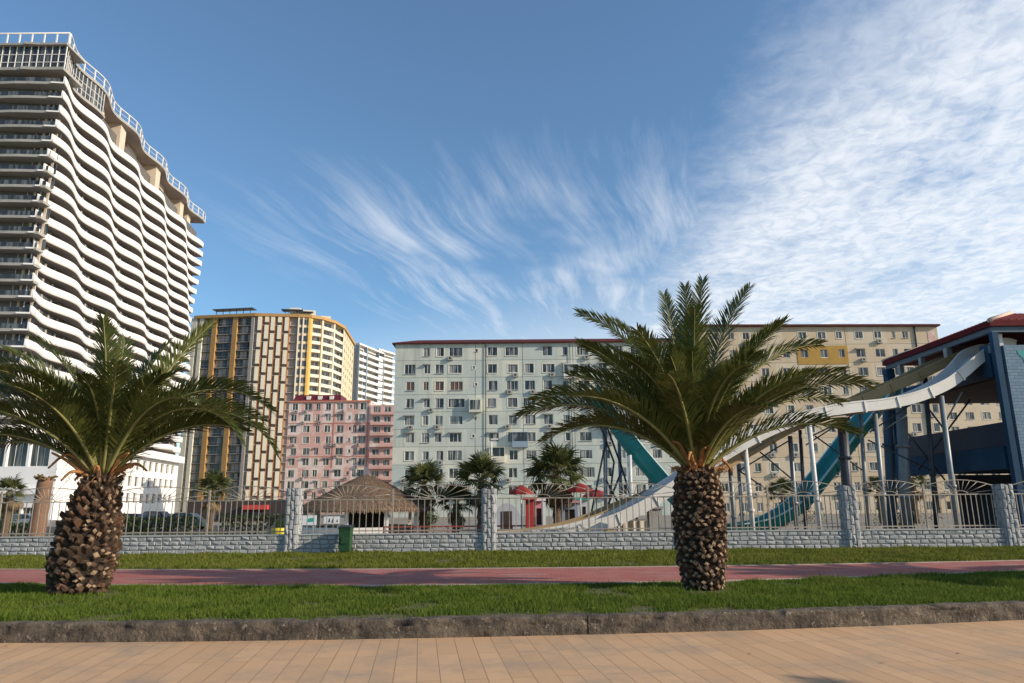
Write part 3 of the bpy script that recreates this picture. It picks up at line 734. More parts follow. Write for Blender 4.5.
date_palm(LP, 'shaggy date palm with a bulging leaning trunk in front of the wavy tower',
          [(0,.46),(.12,.49),(.5,.54),(1.1,.48),(1.6,.37),(1.95,.295),(2.12,.23)], .20, left_f, 14, 9, boot=1.1, stubs=16, emax=80)
date_palm((15.3, 13.6, 0), 'date palm outside the picture, known by its shadow on the red path',
          [(0,.42),(.5,.50),(1.2,.53),(2.2,.46)], 0, [], 34, 21, stubs=4)
date_palm((11.6, 2.7, PZ), 'date palm outside the picture, known by its shadow on the promenade pavers',
          [(0,.42),(.5,.50),(1.2,.53),(2.2,.46)], 0, [], 34, 23, stubs=4)

# ------------------------------------------------------------------ fan palms, stump and shrubs behind the fence
def fan_leaf(seed, dead=False):
    R = random.Random(seed); b = MB(); n = 20; PL = .55
    b.tube([(0,0,0),(PL*.6,0,.02),(PL,0,0)], .014, 4, 1)
    for k in range(n):
        t = -1+2*(k+.5)/n; a = t*math.radians(112 if not dead else 60); L = (.62-.18*abs(t)**2)*R.uniform(.9,1.1); w = .048*L
        d = Vector((math.cos(a), math.sin(a), -.10*abs(t))); s = Vector((-math.sin(a), math.cos(a), 0)); o = Vector((PL,0,0))
        mid = o+d*L*.62+Vector((0,0,.03)); tip = o+d*L+Vector((0,0,-R.uniform(.06,.22)*(2 if dead else 1)))
        q = len(b.v); b.v.extend(map(tuple, (o-s*.008, o+s*.008, mid+s*w+Vector((0,0,.014)), mid-s*w-Vector((0,0,.01)), tip))); b.face((q,q+1,q+2,q+3)); b.face((q+3,q+2,q+4))
    return b
FL = [fan_leaf(i).mesh('leaf', [M['fanleaf'], M['rachis']]) for i in range(4)]
DL = [fan_leaf(20+i, True).mesh('dead_leaf', [M['deadleaf'], M['deadleaf']]) for i in range(3)]
def fan_palm(px, py, rad_px, Y, label, nleaf=34, ndead=12, seed=1, tr=.2):
    R = random.Random(seed); c = at(px, py, Y); rr = rad_px/F*Y; s = rr/1.12
    r = thing('fan_palm', label, 'palm tree', (c.x, Y, GZ), 'fan palms behind the fence')
    t = MB(); n = 14; H = c.z-GZ
    t.tube([(c.x+.03*math.sin(k*2.1), Y, GZ+H*k/n) for k in range(n+1)], [tr*(1.25-.3*k/n)*(1+.07*math.sin(k*2.6)) for k in range(n+1)], 12); t.build('trunk', M['fantrunk'], r)
    for i in range(nleaf):
        az = 2.399*i; e = math.radians(-28+112*((i+.5)/nleaf)**.9+R.uniform(-8,8))
        o = child('leaf', FL[i % 4], r, c+Vector((math.cos(az)*.06, math.sin(az)*.06, R.uniform(-.1,.12)))); sc = s*R.uniform(.88,1.12)
        o.scale = (sc, sc, sc); o.rotation_euler = (Matrix.Rotation(az, 3, 'Z')@Matrix.Rotation(-e, 3, 'Y')@Matrix.Rotation(R.uniform(-.5,.5), 3, 'X')).to_euler()
    for i in range(ndead):
        az = 2.399*i+.7; e = math.radians(R.uniform(-82,-40))
        o = child('dead_leaf', DL[i % 3], r, c+Vector((math.cos(az)*tr*.6, math.sin(az)*tr*.6, R.uniform(-.5,-.1)))); sc = s*R.uniform(.7,.95)
        o.scale = (sc, sc, sc); o.rotation_euler = (Matrix.Rotation(az, 3, 'Z')@Matrix.Rotation(-e, 3, 'Y')@Matrix.Rotation(R.uniform(-.6,.6), 3, 'X')).to_euler()
fan_palm(424, 485, 24, 46, 'round dark fan palm right of the thatched roof', seed=1)
fan_palm(481, 480, 27, 44, 'fan palm with dead leaves just left of the pillar in the middle', seed=2, ndead=18)
fan_palm(456, 503, 20, 45, 'low yellowish fan palm between the two bigger ones beside the thatched pavilion', seed=3, nleaf=28)
fan_palm(556, 474, 31, 42, 'big dark fan palm over the red kiosk', seed=4, nleaf=44, ndead=20)
fan_palm(783, 494, 17, 62, 'small fan palm seen under the white slide, left of the dark column', seed=5, nleaf=26, ndead=6)
fan_palm(912, 482, 17, 64, 'small fan palm seen below the blue tower floor', seed=6, nleaf=26, ndead=6)
fan_palm(213, 490, 19, 60, 'fan palm in front of the orange striped building', seed=7, nleaf=30, ndead=10)
fan_palm(10, 492, 17, 46, 'fan palm with hanging dead leaves at the left edge, before the white podium', seed=8, nleaf=26, ndead=20)
fan_palm(878, 487, 13, 66, 'fan palm half hidden behind the grey slide posts', seed=12, nleaf=20, ndead=4)
c = gr(37, 540, GZ); c = at(38, 520, 34)
r = thing('palm_stump', 'bare brown palm trunk without a crown behind the fence at the left', 'palm stump', (c.x, 34, GZ))
t = MB(); zt = at(41, 477, 34).z
t.tube([(c.x-.02+.12*k/10, 34, GZ+(zt-GZ)*k/10) for k in range(11)], [.34*(1.15-.25*k/10)*(1+.05*math.sin(k*2.3)) for k in range(11)], 14); t.build('trunk', M['stump'], r)
t = MB()
for k in range(46):
    a = rnd.uniform(0, 2*PI); q = Vector((math.cos(a)*.3, math.sin(a)*.3, 0)); o = Vector((c.x+.1, 34, zt-rnd.uniform(0,.18)))
    t.bar(o+q*.6, o+q*rnd.uniform(1.1,1.7)+Vector((0,0,rnd.uniform(-.05,.16))), .05)
t.build('fringe', M['deadleaf'], r)
def shrub(px, py, wpx, hpx, Y, label, seed, mat='shrub'):
    R = random.Random(seed); c = at(px, py, Y); w = wpx/F*Y/2; h = hpx/F*Y
    r = thing('shrub', label, 'shrub', (c.x, Y, GZ), 'shrubs behind the fence')
    b = MB(); zb = max(GZ, c.z-h)
    cl = [(Vector((c.x+R.uniform(-.7,.7)*w, Y+R.uniform(-.6,.6)*w, GZ+(c.z-GZ)*R.uniform(.35,.9))), R.uniform(.3,.6)*w) for _ in range(9)]
    for _ in range(900):
        o, rr = R.choice(cl); d = Vector((R.gauss(0,1), R.gauss(0,1), R.gauss(0,.8))).normalized(); p = o+d*rr*R.uniform(.6,1.05)
        if p.z < GZ: continue
        a = Vector((R.uniform(-1,1), R.uniform(-1,1), R.uniform(-1,1))).normalized(); s = a.cross(d).normalized(); L = R.uniform(.1,.2)
        b.poly([p-s*L*.3, p+a*L*.5, p+s*L*.3, p-a*L*.5])
    b.build('foliage', M[mat], r)
    st = MB()
    for o, rr in cl[:5]: st.tube([(c.x, Y, GZ), o], [.05,.02], 5)
    st.build('stem', M['fantrunk'], r)
shrub(8, 505, 50, 30, 52, 'leafy shrub under the fan palm at the left edge', 1)
shrub(118, 512, 24, 22, 60, 'green shrub right behind the left palm trunk', 2)
shrub(426, 512, 30, 24, 50, 'shrub at the foot of the round fan palm beside the pavilion', 3)
shrub(640, 522, 20, 16, 34, 'small shrub under the white slide left of the right palm', 4)
shrub(690, 515, 30, 30, 50, 'shrub hidden behind the right palm trunk', 5)
shrub(800, 514, 60, 30, 70, 'shrub row in front of the tan building, behind the teal slide', 6)
shrub(900, 512, 60, 34, 60, 'dark shrub behind the posts under the blue tower', 7)
# ------------------------------------------------------------------ white tower with wavy balconies
TN = at(67, 33, 125); TF0 = Vector((-100.4, 217, 0)); ROOFZ = TN.z
tw = Face((TN.x-1.7, 125), (TF0.x-1.7, TF0.y)); tl = Face((-135, 125), (TN.x, 125))
r = thing('wavy_tower', 'tall white high rise with rows of wavy balconies at the left edge of the picture', 'building', (-112, 170, GZ))
FH = 3.13; ZB = 17.2; NF = 22; PER = 18.5; AMP = .82; WL = tw.L
def wav(s, k): return 1.7+AMP*math.sin(2*PI*(s-2.0)/PER+.42*k)
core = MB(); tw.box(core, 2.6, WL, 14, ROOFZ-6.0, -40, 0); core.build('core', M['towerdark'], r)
for k in range(NF):
    b = MB(); z0 = ZB+k*FH; zs = z0+1.6; n = 170; rows = []
    for i in range(n+1):
        s = -.2+(WL+.4)*i/n; o = wav(s, k)
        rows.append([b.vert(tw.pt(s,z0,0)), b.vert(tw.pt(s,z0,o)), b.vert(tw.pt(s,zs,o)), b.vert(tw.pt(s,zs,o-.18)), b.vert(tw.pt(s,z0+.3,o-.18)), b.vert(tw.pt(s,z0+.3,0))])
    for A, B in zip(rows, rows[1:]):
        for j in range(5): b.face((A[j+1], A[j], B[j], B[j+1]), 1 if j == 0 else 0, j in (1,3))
    b.face(rows[0][::-1]); b.face(rows[-1]); b.build('balcony', [M['towerwhite'], M['soffit_shade']], r)
# recessed wall behind the balconies: piers and glazing, one storey a part
for k in range(NF):
    b = MB(); z0 = ZB+k*FH+.3; s = 3.2+((k*7) % 5)*.1
    while s < WL-1:
        tw.box(b, s, s+.55, z0, z0+2.5, 0, .12, 0); s2 = s+.55
        for q in range(3): tw.box(b, s2+.1+q*.95, s2+.95+q*.95, z0+.1, z0+2.35, .02, .06, 1)
        if rnd.random() < .5: tw.box(b, s+.1, s+.7, z0+.2, z0+.9, .12, .6, 0)
        s += 3.6
    b.build('glazing', [M['concretegrey'], M['towerglass']], r)
# left face: thin terraces with glass rails over dark glazing
for k in range(NF):
    z0 = ZB+k*FH; b = MB(); n = 16
    pr = []
    for i in range(n+1):
        u = tl.L*i/n; d = .55*math.sin(PI*min(1, max(0, (u-tl.L+16)/15.5)))-.3
        pr.append((u, d))
    for (u0, d0), (u1, d1) in zip(pr, pr[1:]):
        A = lambda u, z, d: tl.pt(u, z, d)
        b.hexa([A(u0,z0-.1,d0), A(u1,z0-.1,d1), A(u1,z0-.1,-2.39), A(u0,z0-.1,-2.39), A(u0,z0+.42,d0), A(u1,z0+.42,d1), A(u1,z0+.42,-2.39), A(u0,z0+.42,-2.39)])
    t = b.build('terrace', M['slab'], r)
    gl = MB()
    for (u0, d0), (u1, d1) in zip(pr, pr[1:]): gl.poly([tl.pt(u0,z0+.42,d0-.1), tl.pt(u1,z0+.42,d1-.1), tl.pt(u1,z0+1.35,d1-.1), tl.pt(u0,z0+1.35,d0-.1)])
    gl.build('glass_rail', M['towerglass'], t)
    u = tl.L-.9; m = MB()
    while u > tl.L-22:
        tl.box(m, u, u+(.45 if int(u) % 3 == 0 else .1), z0+.42, z0+2.95, -2.39, -2.2, 0 if int(u) % 3 == 0 else 1)
        if rnd.random() < .45: tl.box(m, u+.2, u+1.1, z0+.5, z0+2.7, -2.39, -2.3, 2)
        u -= 1.25
    m.build('side_glazing', [M['tanwall'], M['rail'], M['towerglass']], r)
# crown: two glass storeys round the near corner, beige roof houses, wavy roof edge with white railing
zc = ZB+NF*FH
cr = MB(); GLS = 17.0
for seg in range(14):
    s0, s1 = GLS*seg/14, GLS*(seg+1)/14; o0, o1 = wav(s0, NF)-.3, wav(s1, NF)-.3
    cr.poly([tw.pt(s0,zc,o0), tw.pt(s1,zc,o1), tw.pt(s1,ROOFZ-2.85,o1), tw.pt(s0,ROOFZ-2.85,o0)])
e = wav(0, NF)-.3
cr.poly([tl.pt(0,zc,-.2), tw.pt(0,zc,e), tw.pt(0,ROOFZ-2.85,e), tl.pt(0,ROOFZ-2.85,-.2)])
cr.build('crown_glazing', M['towerglass'], r)
ml = MB(); E0 = tw.pt(0,0,e); A0 = tl.pt(0,0,-.2)
for i in range(34):
    p = A0.lerp(E0, i/33); ml.box(p.x-.06, p.x+.06, p.y-.12, p.y+.05, zc, ROOFZ-2.85)
for z in (zc+1.7, zc+3.4): ml.bar((A0.x, A0.y-.04, z), (E0.x, E0.y-.04, z), .12)
for seg in range(15):
    s0 = GLS*seg/14; p = tw.pt(s0, 0, wav(s0, NF)-.3); ml.box(p.x-.06, p.x+.07, p.y-.06, p.y+.06, zc, ROOFZ-2.85)
for z in (zc+1.7, zc+3.4): ml.tube([tw.pt(GLS*q/20, z, wav(GLS*q/20, NF)-.3) for q in range(21)], .07, 5)
ml.build('crown_mullions', M['rail'], r)
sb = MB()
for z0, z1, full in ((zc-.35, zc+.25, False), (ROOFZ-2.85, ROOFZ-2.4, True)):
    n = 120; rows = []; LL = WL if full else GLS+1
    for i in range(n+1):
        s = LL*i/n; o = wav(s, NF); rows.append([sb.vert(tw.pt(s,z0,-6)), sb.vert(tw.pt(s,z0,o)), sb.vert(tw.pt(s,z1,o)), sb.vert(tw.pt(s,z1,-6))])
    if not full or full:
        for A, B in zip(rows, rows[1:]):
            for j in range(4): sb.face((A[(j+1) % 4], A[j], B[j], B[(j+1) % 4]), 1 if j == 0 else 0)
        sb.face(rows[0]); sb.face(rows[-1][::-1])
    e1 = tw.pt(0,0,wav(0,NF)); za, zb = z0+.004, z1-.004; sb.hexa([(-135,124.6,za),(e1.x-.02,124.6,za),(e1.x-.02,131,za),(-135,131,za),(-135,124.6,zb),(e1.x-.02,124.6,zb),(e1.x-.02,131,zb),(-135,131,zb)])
sb.build('roof_slab', [M['slab'], M['soffit_shade']], r)
ph = MB()
for s0, s1, dd, h in ((18,24,-.9,6.0),(30,33,.1,6.0),(40,46,-1.2,6.0),(52,55,.2,6.0),(62,66,-1.0,6.0),(74,77,.1,6.0),(84,87,-.6,6.0)):
    tw.box(ph, s0, s1, zc-1, ROOFZ-2.851, -6, wav((s0+s1)/2, NF)+dd-1.4)
tw.box(ph, 17, WL-.5, zc-1, ROOFZ-2.852, -8, -3); ph.build('roof_house', M['tanwall'], r)
rl = MB(); n = 150
for z, rr in ((ROOFZ-.02, .16), (ROOFZ-1.2, .06), (ROOFZ-2.3, .09)): rl.tube([tw.pt(WL*i/n, z, wav(WL*i/n, NF)) for i in range(n+1)], rr, 5)
for i in range(0, n+1, 5): p = tw.pt(WL*i/n, 0, wav(WL*i/n, NF)); rl.box(p.x-.11, p.x+.11, p.y-.11, p.y+.11, ROOFZ-2.42, ROOFZ)
e1 = tw.pt(0,0,wav(0,NF))
for z, rr in ((ROOFZ-.02, .16), (ROOFZ-2.3, .09)): rl.tube([(-135,125,z),(e1.x,125,z)], rr, 5)
for i in range(20): X = e1.x-(e1.x+135)*i/19; rl.box(X-.11, X+.11, 124.9, 125.1, ROOFZ-2.42, ROOFZ)
rl.build('roof_railing', M['rail'], r)
# podium: white frame with tall windows
pd = Face((-135, 119), (at(58, 460, 119).x, 119)); pt_ = at(20, 433, 119).z
b = MB(); rows = []; wins = []
u_, z_ = pd.uz(18, 466)
for (zc_, hh) in ((at(20,450,119).z, 5.4), (z_-8.6, 3.8)):
    ws = []; u = pd.L-1.6
    while u > pd.L-32: ws.append((u-1.6, zc_, 3.3, hh)); u -= 3.75
    wins.append(ws)
pd.holes(b, 0, pd.L, [(GZ, z_-8.2-3, []), (z_-11.2, z_-4.4, wins[1]), (z_-4.4, pt_, wins[0])], .5)
back_box(b, pd, 0, pd.L, GZ, pt_, 12); pd.box(b, 0, pd.L+.4, z_-4.6, z_-3.7, 0, .8); b.build('podium', M['towerwhite'], r)
for ws in wins:
    for w in ws: window(r, pd, w[0], w[1], w[2], w[3], 3, d=-.42, frame='rail', pane='towerglass')
# long podium side under the wavy face
ps = Face(tuple(tw.pt(2, 0, 1.2))[:2], tuple(tw.pt(WL, 0, 1.2))[:2]); b = MB()
rows = []; wl = []
for zc_ in (3.6, 7.8, 12.0):
    ws = [(2.4+4.4*i, zc_, 2.5, 2.5) for i in range(int(ps.L/4.4))]; wl += ws; rows.append((zc_-2.1 if zc_ > 4 else GZ, zc_+2.1, ws))
rows[0] = (GZ, 5.7, rows[0][2]); ps.holes(b, 0, ps.L, rows, .5); back_box(b, ps, 0, ps.L, GZ, 14.1, 9)
ps.box(b, -.2, ps.L+.2, 14.11, 16.0, -9, 1.6); b.build('podium_side', M['towerwhite'], r)
for w in wl: window(r, ps, w[0], w[1], w[2], w[3], 2, d=-.42, frame='rail', pane='towerglass')

# ------------------------------------------------------------------ generic block of flats
PICK = {2: (0,0,1), 3: (0,0,0,0,1,1,2)}
def flats(name, label, cat, Fc, depth, ztop, rows, mats, group=None, win_d=-.10):
    r = thing(name, label, cat, tuple(Fc.pt(Fc.L/2, GZ, -depth/2))); b = MB()
    Fc.holes(b, 0, Fc.L, [(z0, z1, [w[:4] for w in ws]) for z0, z1, ws in rows], pick=(lambda: rnd.choice(PICK[len(mats)])) if isinstance(mats, list) else None); back_box(b, Fc, 0, Fc.L, rows[0][0], ztop, depth)
    b.build('wall', mats, r); n = 0
    allw = sorted((w for z0, z1, ws in rows for w in ws), key=lambda w: -w[1]); rest = MB()
    for w in allw:
        mu = w[4] if len(w) > 4 else 2
        if n < 100: window(r, Fc, *w[:4], mull=mu, d=win_d, trim=rnd.choice((0,1,1,2,2,3)), frame=w[5] if len(w) > 5 else 'white', pane=w[6] if len(w) > 6 else 'pane'); n += 1
        else:                       # the lowest ones, mostly hidden: one part
            a, e, c, f = w[0]-w[2]/2+.004, w[0]+w[2]/2-.004, w[1]-w[3]/2+.004, w[1]+w[3]/2-.004
            for q in ((a, e, c, c+.07), (a, e, f-.07, f), (a, a+.07, c+.071, f-.071), (e-.07, e, c+.071, f-.071)): Fc.box(rest, *q, win_d-.04, win_d+.04, 0)
            for i in range(1, mu): x = a+(e-a)*i/mu; Fc.box(rest, x-.03, x+.03, c+.071, f-.071, win_d-.03, win_d+.035, 0)
            Fc.quad(rest, a+.03, e-.03, c+.03, f-.03, win_d-.02, 1)
    if rest.f: rest.build('window', [M['white'], M['pane']], r)['kind'] = 'stuff'
    return r
# green block
Y = 115; X0, X1 = at(394, 400, Y).x, at(690, 400, Y).x; zt = at(500, 343.5, Y).z
gf = Face((X0, Y), (X1, Y)); s9 = 3.904
cols = [(115,30,2),(177,21,2),(230,27,2),(297,44,3),(441,32,2),(518,32,2),(587,32,2),(658,32,2),(728,18,1),(800,40,2),(880,30,2),(940,24,2),(1010,34,2),(1075,30,2),(1140,30,2),(1195,22,2)]
rowy = [105,172,238,305,372,440,510,580,648]
zs = [gf.uz(440, 325+y/s9)[1] for y in rowy]; edges = [zt]+[(a+b)/2 for a, b in zip(zs, zs[1:])]+[GZ]
rows = []; acs = []
for i, z in enumerate(zs):
    ws = []
    for j, (x, w, mu) in enumerate(cols):
        jx = rnd.uniform(-5,5) if i not in (2,4) else 0; u = gf.uz(380+(x+jx)/s9, 325+372/s9)[0]; ww = w*(rnd.uniform(.9,1.15))/s9/F*Y*1.12
        if j == 0 and i == 0: u -= .5
        if rnd.random() < .03: continue
        if rnd.random() < .12: ww *= 1.3; mu = 3
        if u+ww/2 > gf.L-.3: continue
        pane = 'pane_brown' if (i == 2 and j < 4) else 'pane'
        ws.append((u, z, ww, (1.45 if mu > 1 else 1.3)*rnd.uniform(.94,1.12), mu, 'white', pane))
        if rnd.random() < .30: acs.append((u+rnd.uniform(-.9,.9), z-1.15))
    if i in (0,1,2,4,5): ws.append((gf.uz(380+368/s9, 420)[0]+rnd.uniform(-.25,.35), z+.2, .42, .5, 1, 'white', 'pane'))
    rows.append((edges[i+1], edges[i], ws))
rows = rows[::-1]
gr_ = flats('apartment_block', 'long pale green block of flats with a thin dark red roof, behind the fan palms', 'building', gf, 12, zt, rows, [M['green_wall'], M['green_b'], M['green_c']])
for u, z in acs: ac(gr_, gf, u, z)
jt = MB()
for e in edges[1:-1]: gf.box(jt, 0, gf.L, e-.025, e+.025, .002, .012)
for px in (372, 414, 560, 760, 960): u = gf.uz(380+px/s9, 420)[0]; gf.box(jt, u-.03, u+.03, GZ, zt, .003, .015)
jt.build('panel_joint', M['joint'], gr_)
pp = MB()
for px in (412, 748): u = gf.uz(380+px/s9, 420)[0]; pp.tube([gf.pt(u, GZ, .14), gf.pt(u, zt-.2, .14)], .06, 6)
pp.build('drainpipe', M['steeldark'], gr_)
def panel(name, par, Fc, x0, y0, x1, y1, mat, d=.06, yr=None):
    u0, z1 = Fc.uz(x0, y0); u1, z0 = Fc.uz(x1, y1); b = MB(); Fc.box(b, u0, u1, z0, z1, .001, d); return b.build(name, mat, par)
for lx, ly, lm in ((571,372,'white'),(611,424,'green_pale'),(520,440,'greyblue'),(497,455,'creamwhite')):
    q = MB(); u, z = gf.uz(lx, ly); gf.box(q, u-1.25, u+1.25, z-1.2, z-.25, .001, .8); gf.box(q, u-1.25, u-1.17, z-.249, z+1.15, .001, .8); gf.box(q, u+1.17, u+1.25, z-.249, z+1.15, .001, .8); gf.box(q, u-1.3, u+1.3, z+1.151, z+1.23, .001, .85); lo_ = q.build('loggia', M[lm], gr_)
    q = MB(); gf.box(q, u-1.16, u+1.16, z-.248, z+1.15, .55, .6); q.build('pane', M['pane'], lo_)
bal = MB(); u, z = gf.uz(475.5, 405.5); gf.box(bal, u-1.0, u+1.0, z-1.15, z+1.15, .001, .9); b1 = bal.build('loggia', M['green_pale'], gr_)
lg = MB()
for q in range(3): gf.box(lg, u-.8+q*.55, u-.35+q*.55, z-.75, z+.8, .90, .93)
lg.build('pane', M['pane'], b1)
bal = MB(); u, z = gf.uz(586, 390); gf.box(bal, u-1.6, u+1.6, z-.9, z-.1, .001, 1.1); bal.build('balcony', M['greyblue'], gr_)
rf = MB(); o = .5
A = [gf.pt(-o, zt, o), gf.pt(gf.L+.0, zt, o), gf.pt(gf.L+.0, zt, -12-o), gf.pt(-o, zt, -12-o)]
B = [gf.pt(3.2, zt+1.6, -4), gf.pt(gf.L, zt+1.6, -4), gf.pt(gf.L, zt+1.6, -8), gf.pt(3.2, zt+1.6, -8)]
A2 = [p+Vector((0,0,.18)) for p in A]
rf.hexa(A+A2); rf.hexa([p+Vector((0,0,.181)) for p in A]+B); rf.build('roof', M['roofred'], gr_)
# tan block
tf = Face((X1+.05, Y-.6), (at(937, 330, Y-.6).x, Y-.6)); s5 = 5.12
zt2 = tf.uz(800, 326)[1]
cols = [(-130,34,2),(-40,34,2),(40,34,2),(125,38,2),(233,38,2),(325,40,2),(425,40,2),(520,30,2),(620,52,2),(715,50,2),(795,26,1),(860,44,2),(958,30,1)]
ry = [310+y/s5 for y in (128,220,315)]; zz0 = [tf.uz(850, y)[1] for y in ry]; dz = (zz0[0]-zz0[2])/2
zs = [zz0[0]-dz*i for i in range(10)]; edges = [zt2]+[(a+b)/2 for a, b in zip(zs, zs[1:])]+[GZ]
rows = []; acs = []
for i, z in enumerate(zs):
    ws = []
    for j, (x, w, mu) in enumerate(cols):
        px = 740+x/s5; u = tf.uz(px, ry[1])[0]
        if u < .8 or u > tf.L-.8: continue
        ww = w/s5/F*Y*(.72 if (i == 0 and j > 7) else 1)*rnd.uniform(.92,1.08)
        if i == 0 and j in (4,12): continue
        ws.append((u+rnd.uniform(-.15,.15), z, ww, 1.15 if i == 0 else 1.35, mu))
        if rnd.random() < .22: acs.append((u+rnd.uniform(-.8,.8), z-1.15))
    rows.append((edges[i+1], edges[i], ws))
tan = flats('apartment_block', 'taller tan block of flats with ochre panels, right of the big palm', 'building', tf, 12, zt2, rows[::-1], [M['tan_wall'], M['tan_b']])
for u, z in acs: ac(tan, tf, u, z)
jt = MB()
for e in edges[1:-1]: tf.box(jt, 0, tf.L, e-.025, e+.025, .002, .010)
u = tf.uz(848, 360)[0]; tf.box(jt, u-.04, u+.04, GZ, zt2, .003, .012)
jt.build('panel_joint', M['joint'], tan)
pp = MB(); u = tf.uz(915.5, 340)[0]; pp.tube([tf.pt(u, GZ, .14), tf.pt(u, zt2-.2, .14)], .12, 6); pp.build('drainpipe', M['steeldark'], tan)
# ochre cladding set round its three windows
b = MB(); u0, zA = tf.uz(796.5, 346); u1, zB = tf.uz(849, 364); zi = zs[1]
ow = sorted(w for w in rows[1][2] if u0+.2 < w[0]-w[2]/2 and w[0]+w[2]/2 < u1-.1); c0 = u0
for w in ow:
    a, e = w[0]-w[2]/2, w[0]+w[2]/2
    tf.box(b, c0, a, zB, zA, .012, .07); tf.box(b, a, e, zB, w[1]-w[3]/2, .012, .07); tf.box(b, a, e, w[1]+w[3]/2, zA, .012, .07); c0 = e
tf.box(b, c0, u1, zB, zA, .012, .07); b.build('ochre_panel', M['ochre'], tan)
panel('orange_panel', tan, tf, 927, 331, 936, 346, M['pink_wall'], .04)
rf = MB(); A = [tf.pt(-.5, zt2, .6), tf.pt(tf.L+.3, zt2-.3, .6), tf.pt(tf.L+.3, zt2-.3, -12.5), tf.pt(-.5, zt2, -12.5)]
B = [tf.pt(-.5, zt2+1.3, -5), tf.pt(tf.L-12, zt2+1.25, -5), tf.pt(tf.L-12, zt2+1.25, -7), tf.pt(-.5, zt2+1.3, -7)]
rf.hexa(A+[p+Vector((0,0,.3)) for p in A]); rf.hexa([p+Vector((0,0,.301)) for p in A]+B); rf.build('roof', M['roofred'], tan)
# a lower pinkish block seen through the slide tower
lf_ = Face((at(946, 430, 140).x, 140), (at(1060, 430, 140).x, 140)); zt3 = lf_.uz(980, 395)[1]; rows = []; z = zt3
while z > 3: rows.append((z-2.8, z, [(1.8+3.3*i, z-1.3, 1.7, 1.4, 2) for i in range(int(lf_.L/3.3))])); z -= 2.8
rows.append((GZ, z, []))
flats('apartment_block', 'lower tan block of flats seen between the columns of the blue slide tower', 'building', lf_, 12, zt3, rows[::-1], M['tan_b'])
# pink block
Y = 178; pf = Face((at(287, 440, Y).x, Y), (at(369.5, 440, Y).x, Y)); zt = pf.uz(330, 401)[1]; s6 = 6.51
cols = [(85,36,2),(170,42,2),(240,26,2),(308,32,2),(383,42,2),(447,16,1),(487,24,2),(532,40,2)]
zs = [pf.uz(330, 385+y/s6)[1] for y in (140,212,285,357,432,500,575,648,720)]; edges = [zt]+[(a+b)/2 for a, b in zip(zs, zs[1:])]+[GZ]
rows = []; acs = []
for i, z in enumerate(zs):
    ws = []
    for x, w, mu in cols:
        u = pf.uz(280+x/s6, 440)[0]; ww = w/s6/F*Y*rnd.uniform(1.0,1.2)
        ws.append((u+rnd.uniform(-.2,.2), z, ww, 1.7 if mu > 1 else .9, mu))
        if rnd.random() < .22: acs.append((u+rnd.uniform(-1,1), z-1.25))
    rows.append((edges[i+1], edges[i], ws))
pk = flats('apartment_block', 'pink block of flats with a dark red mansard, behind the thatched pavilion', 'building', pf, 12, zt, rows[::-1], [M['pink_wall'], M['pink_b']])
for u, z in acs: ac(pk, pf, u, z)
ln = MB()
for i in (2,5): e = edges[i]; pf.box(ln, 0, pf.L, e-.08, e+.08, .002, .06)
for x in (345, 567): u = pf.uz(280+x/s6, 440)[0]; pf.box(ln, u-.12, u+.12, edges[6], zt, .003, .07)
pf.box(ln, 0, pf.L, zt-.3, zt+.1, .004, .3); ln.build('red_stripe', M['pink_line'], pk)
ms = MB(); u0, u1 = pf.uz(293, 400)[0], pf.uz(341, 400)[0]; q = [pf.pt(u0, zt+.1, .1), pf.pt(u1, zt+.1, .1), pf.pt(u1, zt+.1, -8), pf.pt(u0, zt+.1, -8)]
ms.hexa(q+[pf.pt(u0+.5, zt+1.7, -1), pf.pt(u1-.3, zt+1.7, -1), pf.pt(u1-.3, zt+1.7, -7), pf.pt(u0+.5, zt+1.7, -7)]); mo = ms.build('roof', M['mansard'], pk)
for x in (170,245,322):
    u = pf.uz(280+x/s6, 440)[0]; d = MB(); pf.box(d, u-.5, u+.5, zt+.4, zt+1.3, -.9, -.02); d.build('dormer', M['white'], mo)
wf = Face((at(369.8, 440, Y).x, Y-.4), (at(391, 440, Y).x+1.5, Y-.4)); ztw = wf.uz(380, 405)[1]; rows = []
zs2 = [wf.uz(380, 385+y/s6)[1] for y in (158,222,290,360,437,505,578,650)]; ed = [ztw]+[(a+b)/2 for a, b in zip(zs2, zs2[1:])]+[GZ]
for i, z in enumerate(zs2): rows.append((ed[i+1], ed[i], [(1.6, z, 1.9, 1.5, 2), (4.3, z, 1.7, 1.4, 2)] if wf.L > 5.4 else [(1.6, z, 1.9, 1.5, 2)]))
b = MB(); wf.holes(b, 0, wf.L, [(a, c, [w[:4] for w in ws]) for a, c, ws in rows[::-1]]); back_box(b, wf, 0, wf.L, GZ, ztw, 12)
for e in ed[1:-1]: wf.box(b, .2, wf.L-.3, e-.2, e+.45, .002, .9)
b.build('wing', M['pink_wall'], pk)
for a, c, ws in rows:
    for w in ws: window(pk, wf, *w[:4], mull=w[4])

